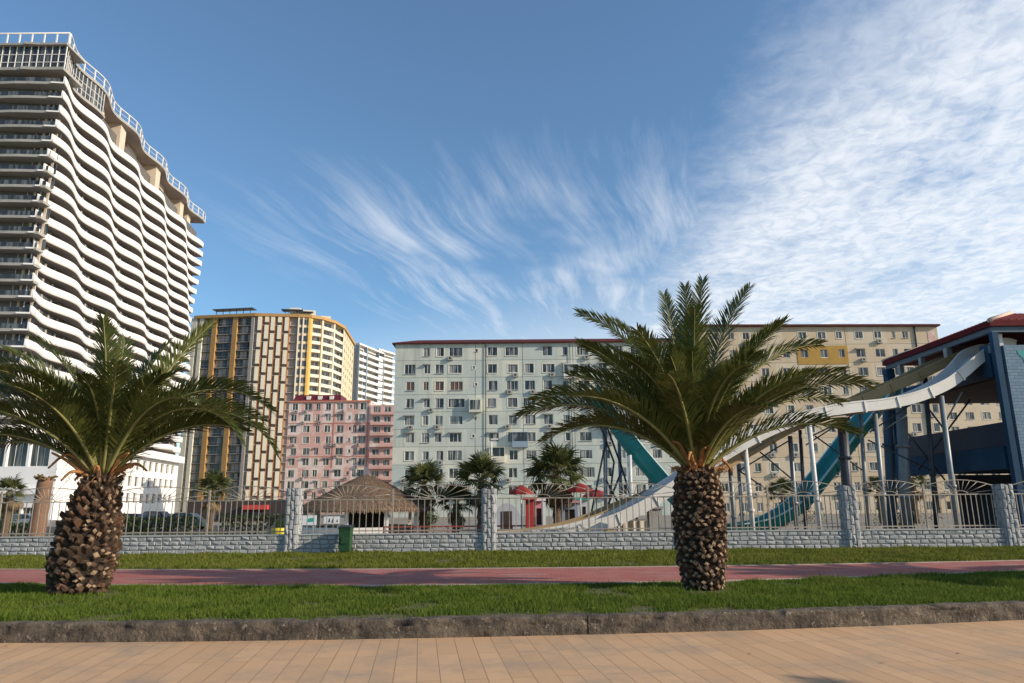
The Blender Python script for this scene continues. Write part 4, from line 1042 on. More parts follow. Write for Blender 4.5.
# ------------------------------------------------------------------ tall cream and orange building
def zpx(px, py, Y): return at(px, py, Y).z
ZT = 73.6; yb = thing('apartment_tower', 'tall cream tower with orange stripes and a checkered front, behind the left palm', 'building', (-95, 285, GZ))
FA = Face((-123.5, 268.2), (-99.0, 265)); FB = Face((-99.0, 265), (-82.6, 267.2)); FC = Face((-82.6, 267.2), (-78.2, 268.4))
pD = [(-78.2,268.4),(-74.6,271.5),(-71.4,277.5),(-69.8,286.5)]; FE = Face((-69.8,286.5), (-72.4,318))
st = 3.27; NFy = 22
def zf(k): return ZT-1.0-st*(k+1)
w_ = MB()
for f, dd in ((FA,-1.2),(FB,-.9),(FC,0),(FE,0)): f.quad(w_, 0, f.L, GZ, ZT-.9, dd)
for a, b in zip(pD, pD[1:]): fd = Face(a, b); fd.quad(w_, 0, fd.L, GZ, ZT-.9, -1.2)
w_.poly([(-123.5,268.2,GZ),(-123.5,300,GZ),(-123.5,300,ZT-.9),(-123.5,268.2,ZT-.9)][::-1])
w_.poly([(p[0],p[1],ZT-.95) for p in ((-123.5,268.2),(-99,265),(-82.6,267.2),(-78.2,268.4),(-74.6,271.5),(-71.4,277.5),(-69.8,286.5),(-72.4,318),(-123.5,318))])
w_.build('wall', M['cream'], yb)
u = lambda px: FA.uz(px, 330)[0]
for a, b, mt in ((191,196.5,'creamwhite'),(199.5,203,'creamwhite'),(212,216.5,'orange'),(232.5,237,'orange'),(251,256.5,'concretegrey')):  # darker orange carries the shade on the stripes of this front
    q = MB(); FA.box(q, u(a), min(u(b), FA.L-.02), GZ, ZT-.8, -1.19, .25); q.build('pier', M[mt], yb)
for a, b in ((203,212),(216.5,232.5),(237,251)):
    q = MB(); FA.box(q, u(a)+.02, u(b)-.02, GZ, ZT-.9, -1.18, -.9); g_ = q.build('window_bay', M['towerdark'], yb); q = MB()
    n = max(2, int((b-a)/3.5))
    for k in range(NFy):
        z = zf(k)
        for i in range(n):
            x0 = u(a)+(u(b)-u(a))*i/n; x1 = u(a)+(u(b)-u(a))*(i+1)/n
            FA.box(q, x0+.12, x1-.12, z+.35, z+2.9, -.895, -.86, 1 if rnd.random() < .42 else 0)
        FA.box(q, u(a)+.02, u(b)-.02, z-.12, z+.12, -.89, -.1, 2); FA.box(q, u(a)+.02, u(b)-.02, z+1.02, z+1.1, -.25, -.17, 2)
    q.build('panes', [M['towerglass'], M['concretegrey'], M['slab']], g_)
# checkered front
ub = lambda px: FB.uz(px, 330)[0]
for j, px in enumerate((259.5,266.5,272.5,279.5,286.5)):
    q = MB(); a, b = ub(px-1.95), ub(px+1.95)
    for k in range(0, NFy, 1):
        z = zf(k)
        if (k+(j % 2)) % 2 == 0: FB.box(q, a, b, z+.15, z+st, -.88, .5)
        else: FB.box(q, a, b, z+1.1, z+st+.15, -.88, .5)
    for k in range(0, NFy):
        z = zf(k)
        if (k+(j % 2)) % 2 == 1: FB.box(q, a+.02, b-.02, z+.16, z+1.09, -.87, .28, 1)
    q.build('panel_column', [M['creamwhite'], M['darkrecess']], yb)
    q = MB(); FB.box(q, b+.08, b+.33, GZ, ZT-1, -.88, .3); q.build('pier', M['orangetrim'], yb)
q = MB(); FB.box(q, .05, FB.L, GZ, ZT-1, -.87, -.8); q.build('recess', M['concretegrey'], yb)
for k in range(NFy): 
    q = MB(); FB.box(q, .1, FB.L-.05, zf(k)-.12, zf(k)+.12, -.79, .05); q.build('floor_slab', M['slab'], yb)
# window bays beside it
for a, b in ((.25,1.4),(2.0,3.6)):
    for k in range(NFy):
        q = MB(); FC.box(q, a, b, zf(k)+.5, zf(k)+2.7, .002, .05); q.build('window', M['towerglass'], yb)
for a, b, mt in ((-.3,.2,'creamwhite'),(1.45,1.95,'creamwhite'),(3.62,4.5,'yellow')):
    q = MB(); FC.box(q, a, b, GZ, ZT-.8, .06, .5); q.build('pier', M[mt], yb)
# curved corner with recessed balconies
for i, (a, b) in enumerate(zip(pD, pD[1:])):
    fd = Face(a, b)
    q = MB(); fd.box(q, -.3, .65, GZ, ZT-.8, -1.19, .15); q.build('pier', M[('yellow','cream','creamwhite')[i]], yb)
    for k in range(NFy):
        q = MB(); fd.box(q, .66, fd.L-.31, zf(k)-.2, zf(k)+1.05, -1.19, -.05); bo = q.build('balcony', M['creamwhite'], yb)
        g_ = MB(); fd.box(g_, .9, fd.L-.6, zf(k)+1.06, zf(k)+2.7, -1.19, -1.12); g_.build('pane', M['towerglass'], bo)
q = MB(); FE.box(q, -.4, .6, GZ, ZT-.8, .005, .2); q.build('pier', M['creamwhite'], yb)
n = 0
for k in range(14):
    for s in (4, 9.5, 15, 21, 27):
        if n < 70: q = MB(); FE.box(q, s, s+1.3, zf(k)+.9, zf(k)+2.4, .002, .05); q.build('window', M['towerglass'], yb); n += 1
q = MB()
for f in (FA, FB, FC, FE)+tuple(Face(a, b) for a, b in zip(pD, pD[1:])): f.box(q, -.15, f.L+.15, ZT-.9, ZT+.25, -.3, .7)
q.build('cornice', M['orange'], yb)
q = MB()
for f, a, b, h in ((FA,8,22,2.6),(FB,11,16.4,2.2),(FC,0,4,1.6)):
    for i in range(6): x = a+(b-a)*i/5; f.box(q, x-.1, x+.1, ZT+.26, ZT+h, -1.2, -1.0)
    f.box(q, a-1.5, b+1.2, ZT+h, ZT+h+.25, -4, -.4)
q.build('roof_pergola', M['steeldark'], yb)
q = MB(); FB.box(q, 12.5, FB.L, ZT+.2, ZT+3.4, -8, -1.6); FC.box(q, .1, 6, ZT+.2, ZT+2.6, -9, -1.5); FC.box(q, 8, 12, ZT, ZT+1.8, -14, -6); q.build('roof_house', M['creamwhite'], yb)
# white block beyond it
fw = Face((-70.6, 320), (-63.2, 343)); zt = at(355, 344, 320).z; wb = thing('apartment_tower', 'white tower of balcony rows between the cream tower and the green block', 'building', (-72, 335, GZ))
b = MB(); fw.box(b, 0, fw.L, GZ, zt, -18, -1.3); b.build('wall', M['white'], wb)
f2 = Face((-65.0, 338), (-58.8, 351)); 
b = MB(); f2.box(b, 0, f2.L, GZ, zt+1.2, -16, -1.3); b.build('wing', M['white'], wb)
for f in (fw, f2):
    for k in range(24):
        z = zt-1.2-3.1*(k+1)+(1.2 if f is f2 else 0); q = MB(); f.box(q, .2, f.L*.28, z-.1, z+1.15, -1.29, .3); f.box(q, f.L*.32, f.L-.1, z-.1, z+1.15, -1.29, .3)
        bo = q.build('balcony', M['white'], wb); g_ = MB(); f.box(g_, f.L*.34, f.L-.5, z+1.16, z+2.7, -1.295, -1.2); f.box(g_, .5, f.L*.26, z+1.16, z+2.7, -1.294, -1.2); g_.build('pane', M['towerdark'], bo)
    q = MB(); f.box(q, f.L*.285, f.L*.315, GZ, zt+.4, -1.29, .5); f.box(q, -.2, .15, GZ, zt+.4, -1.29, .5); q.build('pier', M['greyblue'], wb)
    q = MB(); f.box(q, -.3, f.L+.2, zt-.3+(1.2 if f is f2 else 0), zt+.5+(1.2 if f is f2 else 0), -1.5, .6); q.build('cornice', M['white'], wb)
# low dark shop with red awning in front of the cream tower
Y = 95; sf = Face((at(186, 510, Y).x, Y), (at(290, 510, Y).x, Y)); zt = sf.uz(250, 500)[1]
sh = thing('shop', 'low dark shop row with a red sign board, in front of the cream tower', 'building', tuple(sf.pt(sf.L/2, GZ, -3)))
b = MB(); sf.box(b, 0, sf.L, GZ, zt, -6, 0); b.build('wall', M['darkshop'], sh)
b = MB(); u0 = sf.uz(244, 508)[0]; u1 = sf.uz(269, 508)[0]; z1 = sf.uz(255, 505)[1]; z0 = sf.uz(255, 509.5)[1]; sf.box(b, u0, u1, z0, z1, .002, .8); b.build('sign_board', M['signred'], sh)
for a, c in ((210,222),(240,250),(252,262)):
    q = MB(); sf.box(q, sf.uz(a,515)[0], sf.uz(c,515)[0], GZ+.3, sf.uz(255,512)[1], .002, .06); q.build('window', M['towerglass'], sh)
# ------------------------------------------------------------------ thatched pavilion
Y = 46; c = at(366, 500, Y); ap = at(362, 475, Y).z; ev = at(362, 509, Y).z; RR = 66/F*Y
pv = thing('thatched_pavilion', 'open pavilion with a brown thatched roof and white posts behind the fence', 'pavilion', (c.x, Y, GZ))
b = MB(); prof = [(RR*1.0, ev-.15), (RR*1.0, ev), (RR*.66, ev+(ap-ev)*.37), (RR*.36, ev+(ap-ev)*.70), (RR*.10, ap-.10), (.05, ap)]
b.lathe([(q, z) for q, z in prof], 40, 0, (c.x, Y, 0)); b.lathe([(RR*.99, ev-.15), (.1, ev+.9)], 40, 0, (c.x, Y, 0))
R = random.Random(3)
for _ in range(9000):
    a = R.uniform(0, 2*PI); t = R.random()**.6
    def rz(t):
        x = t*RR
        for (q0, z0), (q1, z1) in zip(prof[1:], prof[2:]):
            if q1 <= x <= q0: return z0+(z1-z0)*(q0-x)/(q0-q1)
        return ap
    d = Vector((math.cos(a), math.sin(a), 0)); r0 = t*RR; r1 = min(r0+R.uniform(.2,.45), RR*1.035); s = Vector((-d.y, d.x, 0))
    p0 = Vector((c.x, Y, rz(t)+R.uniform(.0,.04)))+d*r0; z1 = rz(min(1, r1/RR))+R.uniform(.0,.07)-(R.uniform(.05,.3) if r1 > RR else 0)
    p1 = Vector((c.x, Y, z1))+d*r1+s*R.uniform(-.06,.06); b.poly([p0-s*.012, p0+s*.012, p1+s*.02, p1-s*.02], R.choice((0,0,0,1)))
b.build('thatched_roof', [M['thatch'], M['deadleaf']], pv)
for i in range(10):
    a = 2*PI*(i+.35)/10; X, YY = c.x+math.cos(a)*RR*.86, Y+math.sin(a)*RR*.86; q = MB(); q.box(X-.11, X+.11, YY-.11, YY+.11, GZ, ev+.15); q.build('post', M['white'], pv)
q = MB()
for i in range(10):
    if i == 8: continue
    a, e = 2*PI*(i+.35)/10, 2*PI*(i+1.35)/10; pA = Vector((c.x+math.cos(a)*RR*.86, Y+math.sin(a)*RR*.86, GZ+.35)); pB = Vector((c.x+math.cos(e)*RR*.86, Y+math.sin(e)*RR*.86, GZ+.35))
    t = (pB-pA).normalized(); q.bar(pA+t*.12, pB-t*.12, .1, .7)
q.build('low_wall', M['white'], pv)
q = MB(); q.lathe([(0, ev+.1),(1.3, ev+.1),(1.3, GZ),(0, GZ)][::-1], 12, 0, (c.x, Y+.8, 0), False); q.build('interior_shade', M['darkshop'], pv)  # dark drum added for the shade inside the open pavilion

# ------------------------------------------------------------------ water slides
def sweep(mb, pts, sec, m=0, closed=True, smooth=False):
    rows = []; n = len(pts)
    for i, p in enumerate(pts):
        t = (pts[min(i+1,n-1)]-pts[max(i-1,0)]); h = Vector((t.x, t.y, 0)).normalized(); s = Vector((-h.y, h.x, 0)); up = s.cross(t.normalized())
        if up.z < 0: up = -up
        rows.append([mb.vert(p+s*a+up*c_) for a, c_ in sec])
    k = len(sec)
    for A, B in zip(rows, rows[1:]):
        for j in range(k if closed else k-1): mb.face((A[j], A[(j+1) % k], B[(j+1) % k], B[j]), m if not isinstance(m, list) else m[j], smooth)
    mb.face(rows[0][::-1]); mb.face(rows[-1])
def trough(w, h, th): return [(-w,0),(w,0),(w,h),(w+.07,h),(w+.07,h-.06),(w+th,h-.06),(w+th,-th),(-w-th,-th),(-w-th,h-.06),(-w-.07,h-.06),(-w-.07,h),(-w,h)][::-1]
def slide(name, label, P, w, h, mats, joint, group):
    pts = spline(P, 7); r = thing(name, label, 'water slide', (P[-1].x, P[-1].y, GZ), group)
    b = MB(); m = [0]*12; b2 = trough(w, h, .05); sweep(b, pts, b2, [1 if j in (4,) else 0 for j in range(12)]); b.build('trough', mats, r)
    acc = 0; last = 0; nj = 0
    for i in range(1, len(pts)-1):
        acc += (pts[i]-pts[i-1]).length
        if acc-last > 1.42 and nj < 60:
            last = acc; nj += 1; q = MB(); t = (pts[i+1]-pts[i]).normalized()*.03
            sweep(q, [pts[i]-t, pts[i]+t], [(-w-.09,h-.02),(-w-.09,-.09),(w+.09,-.09),(w+.09,h-.02),(w+.052,h-.02),(w+.052,-.052),(-w-.052,-.052),(-w-.052,h-.02)]); q.build('joint_flange', joint, r)
    return r, pts
def pole(r, p, q, rad, mat, plate=True):
    b = MB(); b.tube([p, q], rad, 10)
    if plate:
        d = (Vector(q)-Vector(p)); z = Vector(p)+d*.42; b.tube([z-d.normalized()*.05, z+d.normalized()*.05], rad*1.5, 10); b.tube([p, Vector(p)+d.normalized()*.04], rad*2, 10)
    return b.build('support_pole', M[mat], r)
dn = Vector((0,0,-1))
wp = [(1003,352,28.6),(994,350,28.5),(982,354,28.4),(971,364,28.2),(957,377,28.1),(939,390,28.0),(908,403,27.8),(875,410,27.6),(842,413.5,27.4),(809,419.5,27.2),(775,431,27.0),(742,447,26.8),(708,467,26.6),(676,487,26.4),(648,506,26.2),(619,521,26.0),(590,531,25.8),(556,538.5,25.6),(520,542,25.5),(500,543,25.4)]
P = [at(*q) for q in wp]
ws, wpts = slide('water_slide', 'long white trough slide on thin posts, coming down from the red roofed tower', P, .55, .37, [M['slidewhite'], M['slidetan']], M['steelwhite'], 'water slides of the park')
for px0, px1, yt, mat, rad, Yp in ((745,753,446,'steelwhite',.085,26.4),(809,820,423,'steelwhite',.085,26.6),(875,886,413,'steel',.085,27.2),(941,958,396,'steel',.10,27.5)):
    tp = at(px0, yt, Yp); bt = at(px1, 531, Yp); d = bt-tp; bt = tp+d*((GZ-tp.z)/d.z); pole(ws, bt, tp, rad, mat)
for (a, b_) in (((775,438,27.3),(748,452,27.6)),((842,421,27.6),(812,436,28)),((962,392,28.0),(944,424,28.3)),((908,414,28),(884,430,28.3)),((745,447,26.4),(765,436,26.9)),((809,424,26.7),(830,419,27.2))):
    q = MB(); q.tube([at(*a), at(*b_)], .035, 6); q.build('brace', M['steel'], ws)
tp_ = [(1000,352,30.5),(970,356,30.3),(953,362,30.2),(930,372,30.0),(906,384,29.8),(881,394,29.6),(860,404,29.4),(835,412,29.2),(805,424,29.0),(775,438,28.8),(745,455,28.5),(715,472,28.2),(682,488,27.9),(650,501,27.6),(619,513,27.3),(590,525,27.0),(558,534,26.8),(520,540,26.6),(495,542,26.5)]
P = [at(*q) for q in tp_]
ts, tpts = slide('water_slide', 'tan trough slide running behind and just below the white one', P, .50, .36, [M['slidetan'], M['slidered']], M['slidetan'], 'water slides of the park')
for px0, px1, yt, mat, rad, Yp in ((730,735,466,'steel',.09,28.6),(738,743,462,'steel',.07,29.2),(790,797,436,'steel',.09,28.9),(800,806,430,'steeldark',.07,29.6),(860,868,406,'steel',.08,29.3),(925,937,376,'steeldark',.09,29.9),(716,720,474,'steel',.07,28.3)):
    tp = at(px0, yt, Yp); bt = at(px1, 531, Yp); d = bt-tp; bt = tp+d*((GZ-tp.z)/d.z); pole(ts, bt, tp, rad, mat)
for (a, b_) in (((790,440,29),(740,470,29)),((760,452,28.9),(800,486,29)),((860,410,29.3),(806,445,29.4)),((815,436,29.3),(862,470,29.3)),((868,440,29.3),(930,470,29.8)),((925,395,29.9),(870,432,29.4)),((738,470,28.6),(790,505,28.9))):
    q = MB(); q.tube([at(*a), at(*b_)], .03, 6); q.build('brace', M['steeldark'], ts)
hp = [(893,388,33.0),(885,399,32.8),(862,428,32.4),(831,469,32.0),(805,501,31.7),(785,517,31.5),(760,528,31.3),(728,532,31.2),(704,524,31.1),(680,504,31.0),(657,479,31.0),(630,447,31.0),(607,415,31.0),(590,392,31.0)]
P = [at(*q) for q in hp]
pts = spline(P, 8); hr = thing('half_pipe_slide', 'teal half pipe slide dropping from the tower and rising again behind the right palm', 'water slide', (at(728,532,31.2).x, 31.2, GZ), 'water slides of the park')
sec = [(.48*math.cos(a), .30-.48*math.sin(a)) for a in [PI*k/9 for k in range(10)]]; sec = sec+[(-.56,.30),(-.56,.24)]+[(.53*math.cos(PI-a)*1.0, .30-.53*math.sin(PI-a)-.0) for a in [PI*k/9 for k in range(10)]][0:0]
outer = [(-.63*math.cos(a), .36-.63*math.sin(a)) for a in [.12+(PI-.24)*k/9 for k in range(10)]]
sec = [(.58*math.cos(PI*k/9), .36-.58*math.sin(PI*k/9)) for k in range(10)]+[(-.70,.36),(-.70,.31)]+outer+[(.70,.31),(.70,.36)]
b = MB(); sweep(b, pts, sec, [0]*9+[1]*2+[0]*11+[1]*2, smooth=True); b.build('trough', [M['teal'], M['tealrim']], hr)
for i in range(6, len(pts)-4, 9):
    q = MB(); t = (pts[i+1]-pts[i]).normalized()*.04; sweep(q, [pts[i]-t, pts[i]+t], [(-.66*math.cos(PI*k/9), .34-.67*math.sin(PI*k/9)) for k in range(10)]+[(.635*math.cos(PI*k/9), .34-.635*math.sin(PI*k/9)) for k in range(10)]); q.build('joint_flange', M['teal'], hr)
for px0, px1, yt, mat, rad, Yp in ((630,632,455,'steelwhite',.07,30.4),(605,606,424,'steel',.09,31.3),(619,622,437,'steel',.08,31.8),(650,652,478,'steel',.08,31.6)):
    tp = at(px0, yt, Yp); bt = at(px1, 531, Yp); d = bt-tp; bt = tp+d*((GZ-tp.z)/d.z); pole(hr, bt, tp, rad, mat)
for (a, b_) in (((592,404,31.2),(614,462,31.2)),((598,402,31.5),(622,468,31.5)),((614,462,31.2),(606,530,31.2)),((622,468,31.5),(640,530,31.5)),((606,440,31.2),(590,520,31.2)),((606,480,31.2),(622,510,31.6)),((622,470,31.6),(604,515,31.2))):
    q = MB(); q.tube([at(*a), at(*b_)], .045, 6); q.build('brace', M['steeldark'], hr)
# two thick dark columns of the slide hub
def hub_column(px0, px1, yt, Yp, rad, mat, label):
    tp = at(px0, yt, Yp); bt = at(px1, 531, Yp); d = bt-tp; bt = tp+d*((GZ-tp.z)/d.z)
    r = thing('slide_column', label, 'column', tuple(bt), 'thick columns that carry the slides'); bt = Vector(bt)
    b = MB(); b.tube([bt, tp], rad, 12); b.build('shaft', M[mat], r)
    b = MB(); d = (tp-bt).normalized(); L = (tp-bt).length
    for f in (.35,.7): z = bt+d*L*f; b.tube([z-d*.05, z+d*.05], rad*1.35, 12)
    b.tube([tp-d*.1, tp], rad*1.5, 12); b.build('collar', M[mat], r)
hub_column(842, 850, 418, 27.8, .19, 'steeldark', 'thick dark column standing behind the fence pillar, crossing the teal slide')
hub_column(887, 893, 402, 31.0, .20, 'towersteel', 'left one of two thick blue grey columns at the left edge of the slide tower')
hub_column(901, 907, 404, 30.4, .22, 'steel', 'right one of two thick blue grey columns at the left edge of the slide tower')

# ------------------------------------------------------------------ slide tower
TX = at(1003, 400, 27.0).x; TY0, TY1, TX1 = 27.0, 35.2, TX+13
tr = thing('slide_tower', 'open blue slide tower with a dark red hip roof at the right edge', 'tower', ((TX+TX1)/2, (TY0+TY1)/2, GZ))
EV = at(1002, 326, TY0).z; UP = at(998, 372, 28).z; MID = at(1000, 457, TY0).z
ex = .06; e0x, e1x, e0y, e1y = TX-ex, TX1+ex, TY0-ex, TY1+ex; hh = at(1011, 313, TY0+2).z+1.0
rf = MB(); A = [(e0x,e0y,EV),(e1x,e0y,EV),(e1x,e1y,EV),(e0x,e1y,EV)]; bq = at(1011, 313.5, TY0+1.0); ins = bq.x-(TX-.06); HZ = bq.z; in2 = 1.06
B = [Vector((e0x+ins, e0y+in2, HZ)), Vector((e1x-ins, e0y+in2, HZ)), Vector((e1x-ins, e1y-in2, HZ)), Vector((e0x+ins, e1y-in2, HZ))]
rf.hexa([Vector(p) for p in A]+[Vector(p)+Vector((0,0,.22)) for p in A]); rf.hexa([Vector(p)+Vector((0,0,.221)) for p in A]+B); ro = rf.build('roof', M['parkroof'], tr)
for i in range(4): q = MB(); q.tube([Vector(A[i])+Vector((0,0,.22)), B[i]+Vector((0,0,.01))], .10, 8); q.build('ridge_cap', M['ridge'], ro)
q = MB()
for i in range(34): y = e0y+.2+(e1y-e0y-.4)*i/33; q.bar((e0x+.03, y, EV+.24), (e0x+ins*.97, e0y+in2+(y-e0y)/(e1y-e0y)*(e1y-e0y-2*in2), HZ-.02), .03, .05)
for i in range(44): x = e0x+.2+(e1x-e0x-.4)*i/43; q.bar((x, e0y+.03, EV+.24), (e0x+ins+(x-e0x)/(e1x-e0x)*(e1x-e0x-2*ins), e0y+in2*.97, HZ-.02), .03, .05)
q.build('roof_ribs', M['parkroof'], ro)
q = MB(); q.box(e0x+.1, e1x-.1, e0y+.12, e0y+.3, EV-.22, EV-.004); q.box(e0x+.1, e0x+.28, e0y+.31, e1y-.1, EV-.22, EV-.004); q.build('eave_beam', M['towersteel'], tr)
for X, Y, mt, rad in ((TX+.10,TY0+.10,'blue',.115),(TX+.52,TY0+.42,'steelwhite',.09),(TX+.1,TY0+3.1,'steel',.12),(TX+.1,TY0+5.1,'steel',.10),(TX+.1,TY0+6.9,'steel',.10),(TX+.1,TY1-.15,'blue',.2),(TX+6,TY0+.12,'steel',.13),(TX+11,TY0+.12,'steel',.13),(TX+6,TY1-.15,'blue',.2),(TX+12.6,TY1-.15,'blue',.2),(TX+6,TY0+5,'blue',.22)):
    q = MB(); low = GZ if mt == 'blue' else UP-.2
    q.box(X-rad, X+rad, Y-rad, Y+rad, low, EV-.23); q.build('column', M[mt], tr)
q = MB(); q.box(TX+.36, TX1, TY0+.4, TY1-.4, UP-.35, UP-.05); q.build('upper_platform', M['ceiling'], tr)
q = MB(); q.box(TX+.3, TX1, TY0+.26, TY1-.36, MID-.35, MID-.02); q.build('middle_floor', M['bluedark'], tr)
q = MB(); q.box(TX-.02, TX+.28, TY0+.38, TY1-.36, MID-.42, MID+.42); q.build('floor_beam', M['blue'], tr)
q = MB(); q.box(TX+.10, TX+.24, TY0+.38, TY1-.36, MID+.44, MID+1.35); q.build('parapet', M['bluedark'], tr)
q = MB(); q.box(TX+.0, TX+.2, TY0+.38, TY0+.9, UP-.3, UP+1.0); q.build('upper_parapet', M['blue'], tr)
q = MB(); q.box(TX+.06, TX+.2, TY0+.92, TY0+3.28, UP-.3, UP+.30); q.build('slide_sill', M['bluedark'], tr)
q = MB(); q.box(TX+.05, TX+.2, TY0+3.3, TY1-.4, UP-.3, UP+.25); q.build('upper_beam', M['blue'], tr)
# front wall of blue painted blocks, with openings
ff = Face((TX+.36, TY0), (TX1, TY0)); bt_ = at(1015, 345, TY0).z; b = MB(); zo1 = at(1018, 373, TY0).z
ops = [(1.65, (zo1+MID+1.3)/2, 1.9, zo1-MID-1.3), (6.0, (zo1+MID+1.3)/2, 3.4, zo1-MID-1.3)]
op2 = [(1.75, (MID-.6+GZ)/2+.2, 1.9, MID-1.2), (6.0, (MID-.6+GZ)/2+.2, 3.4, MID-1.2)]
ff.holes(b, 0, ff.L, [(GZ, MID-.3, op2), (MID-.3, bt_, ops)], .22); b.poly([ff.pt(0,GZ,-.22), ff.pt(0,GZ,0), ff.pt(0,bt_,0), ff.pt(0,bt_,-.22)])
b.poly([ff.pt(ff.L,GZ,-.22), ff.pt(0,GZ,-.22), ff.pt(0,bt_,-.22), ff.pt(ff.L,bt_,-.22)] ) if False else None
b.poly([ff.pt(0,bt_,0), ff.pt(ff.L,bt_,0), ff.pt(ff.L,bt_,-.22), ff.pt(0,bt_,-.22)])
b.build('front_wall', M['bluebrick'], tr)
q = MB(); o = Vector(ff.pt(.95, bt_-.45, .012))
out = [(math.cos(2*PI*k/22)*(.42+.14*math.sin(3*2*PI*k/22+.5)), math.sin(2*PI*k/22)*(.33+.10*math.cos(5*2*PI*k/22))) for k in range(22)]
q.poly([o+Vector((x, 0, z)) for x, z in out]); q.build('painted_emblem', M['teal'], tr)
# stairs inside
q = MB()
for i in range(14): q.box(TX+5, TX+6.6, TY0+3+i*.3, TY0+3.29+i*.3, MID+(UP-MID)*i/14, MID+(UP-MID)*(i+1)/14)
q.build('staircase', M['steeldark'], tr)
q = MB(); q.box(TX+2.5, TX1, TY1-.6, TY1-.4, GZ, MID-.4); q.build('back_wall', M['bluedark'], tr)
for (a, b_) in (((928,408,31.5),(975,470,31)),((918,470,31.5),(970,400,31)),((905,430,32),(945,480,31))):
    q = MB(); q.tube([at(*a), at(*b_)], .04, 6); q.build('brace', M['steeldark'], tr)

# ------------------------------------------------------------------ canopies, kiosks and other things behind the fence
def canopy(px, py, wpx, Y, label, hpx=6.5):
    c = at(px, py, Y); w = wpx/F*Y/2; h = hpx/F*Y
    r = thing('parasol', label, 'parasol', (c.x, Y, GZ), 'red parasols behind the fence')
    b = MB(); n = 8; ring = [Vector((c.x+w*math.cos(2*PI*(k+.5)/n), Y+w*math.sin(2*PI*(k+.5)/n), c.z-h)) for k in range(n)]; top = Vector((c.x, Y, c.z))
    for k in range(n):
        p, q = ring[k], ring[(k+1) % n]; m1, m2 = p.lerp(top, .5)+Vector((0,0,.05)), q.lerp(top, .5)+Vector((0,0,.05))
        b.poly([p, q, m2, m1]); b.poly([m1, m2, top]); b.poly([p+Vector((0,0,-.14)), q+Vector((0,0,-.14)), q, p])
    b.build('canopy', M['canopyred'], r)
    q = MB(); q.tube([(c.x, Y, GZ), (c.x, Y, c.z+.08)], .035, 8); q.build('pole', M['steelwhite'], r)
    q = MB(); q.lathe([(0,.14),(.28,.12),(.32,0)], 12, 0, (c.x, Y, GZ)); q.build('base', M['steel'], r)
canopy(521, 485, 25, 40, 'leftmost red parasol, left of the big fan palm')
canopy(580, 483, 26, 41, 'red parasol right behind the big fan palm, the higher one')
canopy(596, 489, 28, 38, 'rightmost red parasol over the rising white slide')
def kiosk(px0, px1, ytop, Y, mat, label, roof, opening=True):
    a, c = at(px0, 515, Y), at(px1, 515, Y); zt = at(px0, ytop, Y).z; f = Face((a.x, Y), (c.x, Y)); r = thing('kiosk', label, 'kiosk', tuple(f.pt(f.L/2, GZ, -.8)))
    b = MB(); L = f.L
    if opening: f.holes(b, 0, L, [(GZ, zt, [(L/2, GZ+(zt-GZ)*.62, L*.62, (zt-GZ)*.4)])], .12)
    else: f.quad(b, 0, L, GZ, zt)
    back_box(b, f, 0, L, GZ, zt, 1.6); b.build('wall', M[mat], r)
    q = MB(); f.box(q, -.15, L+.15, zt+.002, zt+.14, -1.75, .3); q.build('roof', M[roof], r)
    if opening:
        q = MB(); f.quad(q, L*.19, L*.81, GZ+(zt-GZ)*.42, GZ+(zt-GZ)*.82, -.11); q.build('hatch', M['darkshop'], r)
        q = MB(); f.box(q, L*.15, L*.85, GZ+(zt-GZ)*.38, GZ+(zt-GZ)*.41, .002, .3); q.build('counter', M['white'], r)
kiosk(526, 534, 500, 38, 'red', 'narrow red kiosk below the big fan palm', 'red', False)
kiosk(535, 543, 501, 39, 'pinkkiosk', 'pink kiosk right of the narrow red one', 'white')
kiosk(562, 578, 503, 42, 'greyblue', 'grey blue kiosk with a hatch right of the big fan palm', 'pinkkiosk')
kiosk(578, 588, 500, 44, 'tent', 'pale grey kiosk under the red parasols', 'boardteal')
r = thing('banner', 'narrow white upright banner left of the big fan palm trunk', 'banner', (at(544,520,37).x, 37, GZ))
q = MB(); X = r.location.x; zt = at(544,502,37).z; q.box(X-.09, X+.09, 36.98, 37.0, GZ+.3, zt); q.build('cloth', M['white'], r); q = MB(); q.tube([(X-.11,37,GZ),(X-.11,37,zt+.1)], .018, 6); q.build('pole', M['steel'], r)
# grey tent
Y = 50; c = at(507, 525, Y); w = 26/F*Y/2; zt = at(505, 503, Y).z
r = thing('tent', 'rounded grey tent right of the middle pillar', 'tent', (c.x, Y, GZ)); b = MB(); n = 9
for i in range(n):
    a0, a1 = PI*i/n, PI*(i+1)/n; f = lambda a: (c.x-w*math.cos(a)*1.15, GZ+(zt-GZ)*math.sin(a)**.75)
    (xa, za), (xb, zb) = f(a0), f(a1); b.poly([(xa,Y-1.5,za),(xb,Y-1.5,zb),(xb,Y+1.5,zb),(xa,Y+1.5,za)])
b.poly([(c.x-w*1.15*math.cos(PI*i/n), Y-1.5, GZ+(zt-GZ)*math.sin(PI*i/n)**.75) for i in range(n+1)][::-1]); b.build('cover', M['tent'], r)
q = MB(); q.box(c.x-.35, c.x+.35, Y-1.53, Y-1.505, GZ+.02, GZ+1.5); q.build('door', M['darkshop'], r)
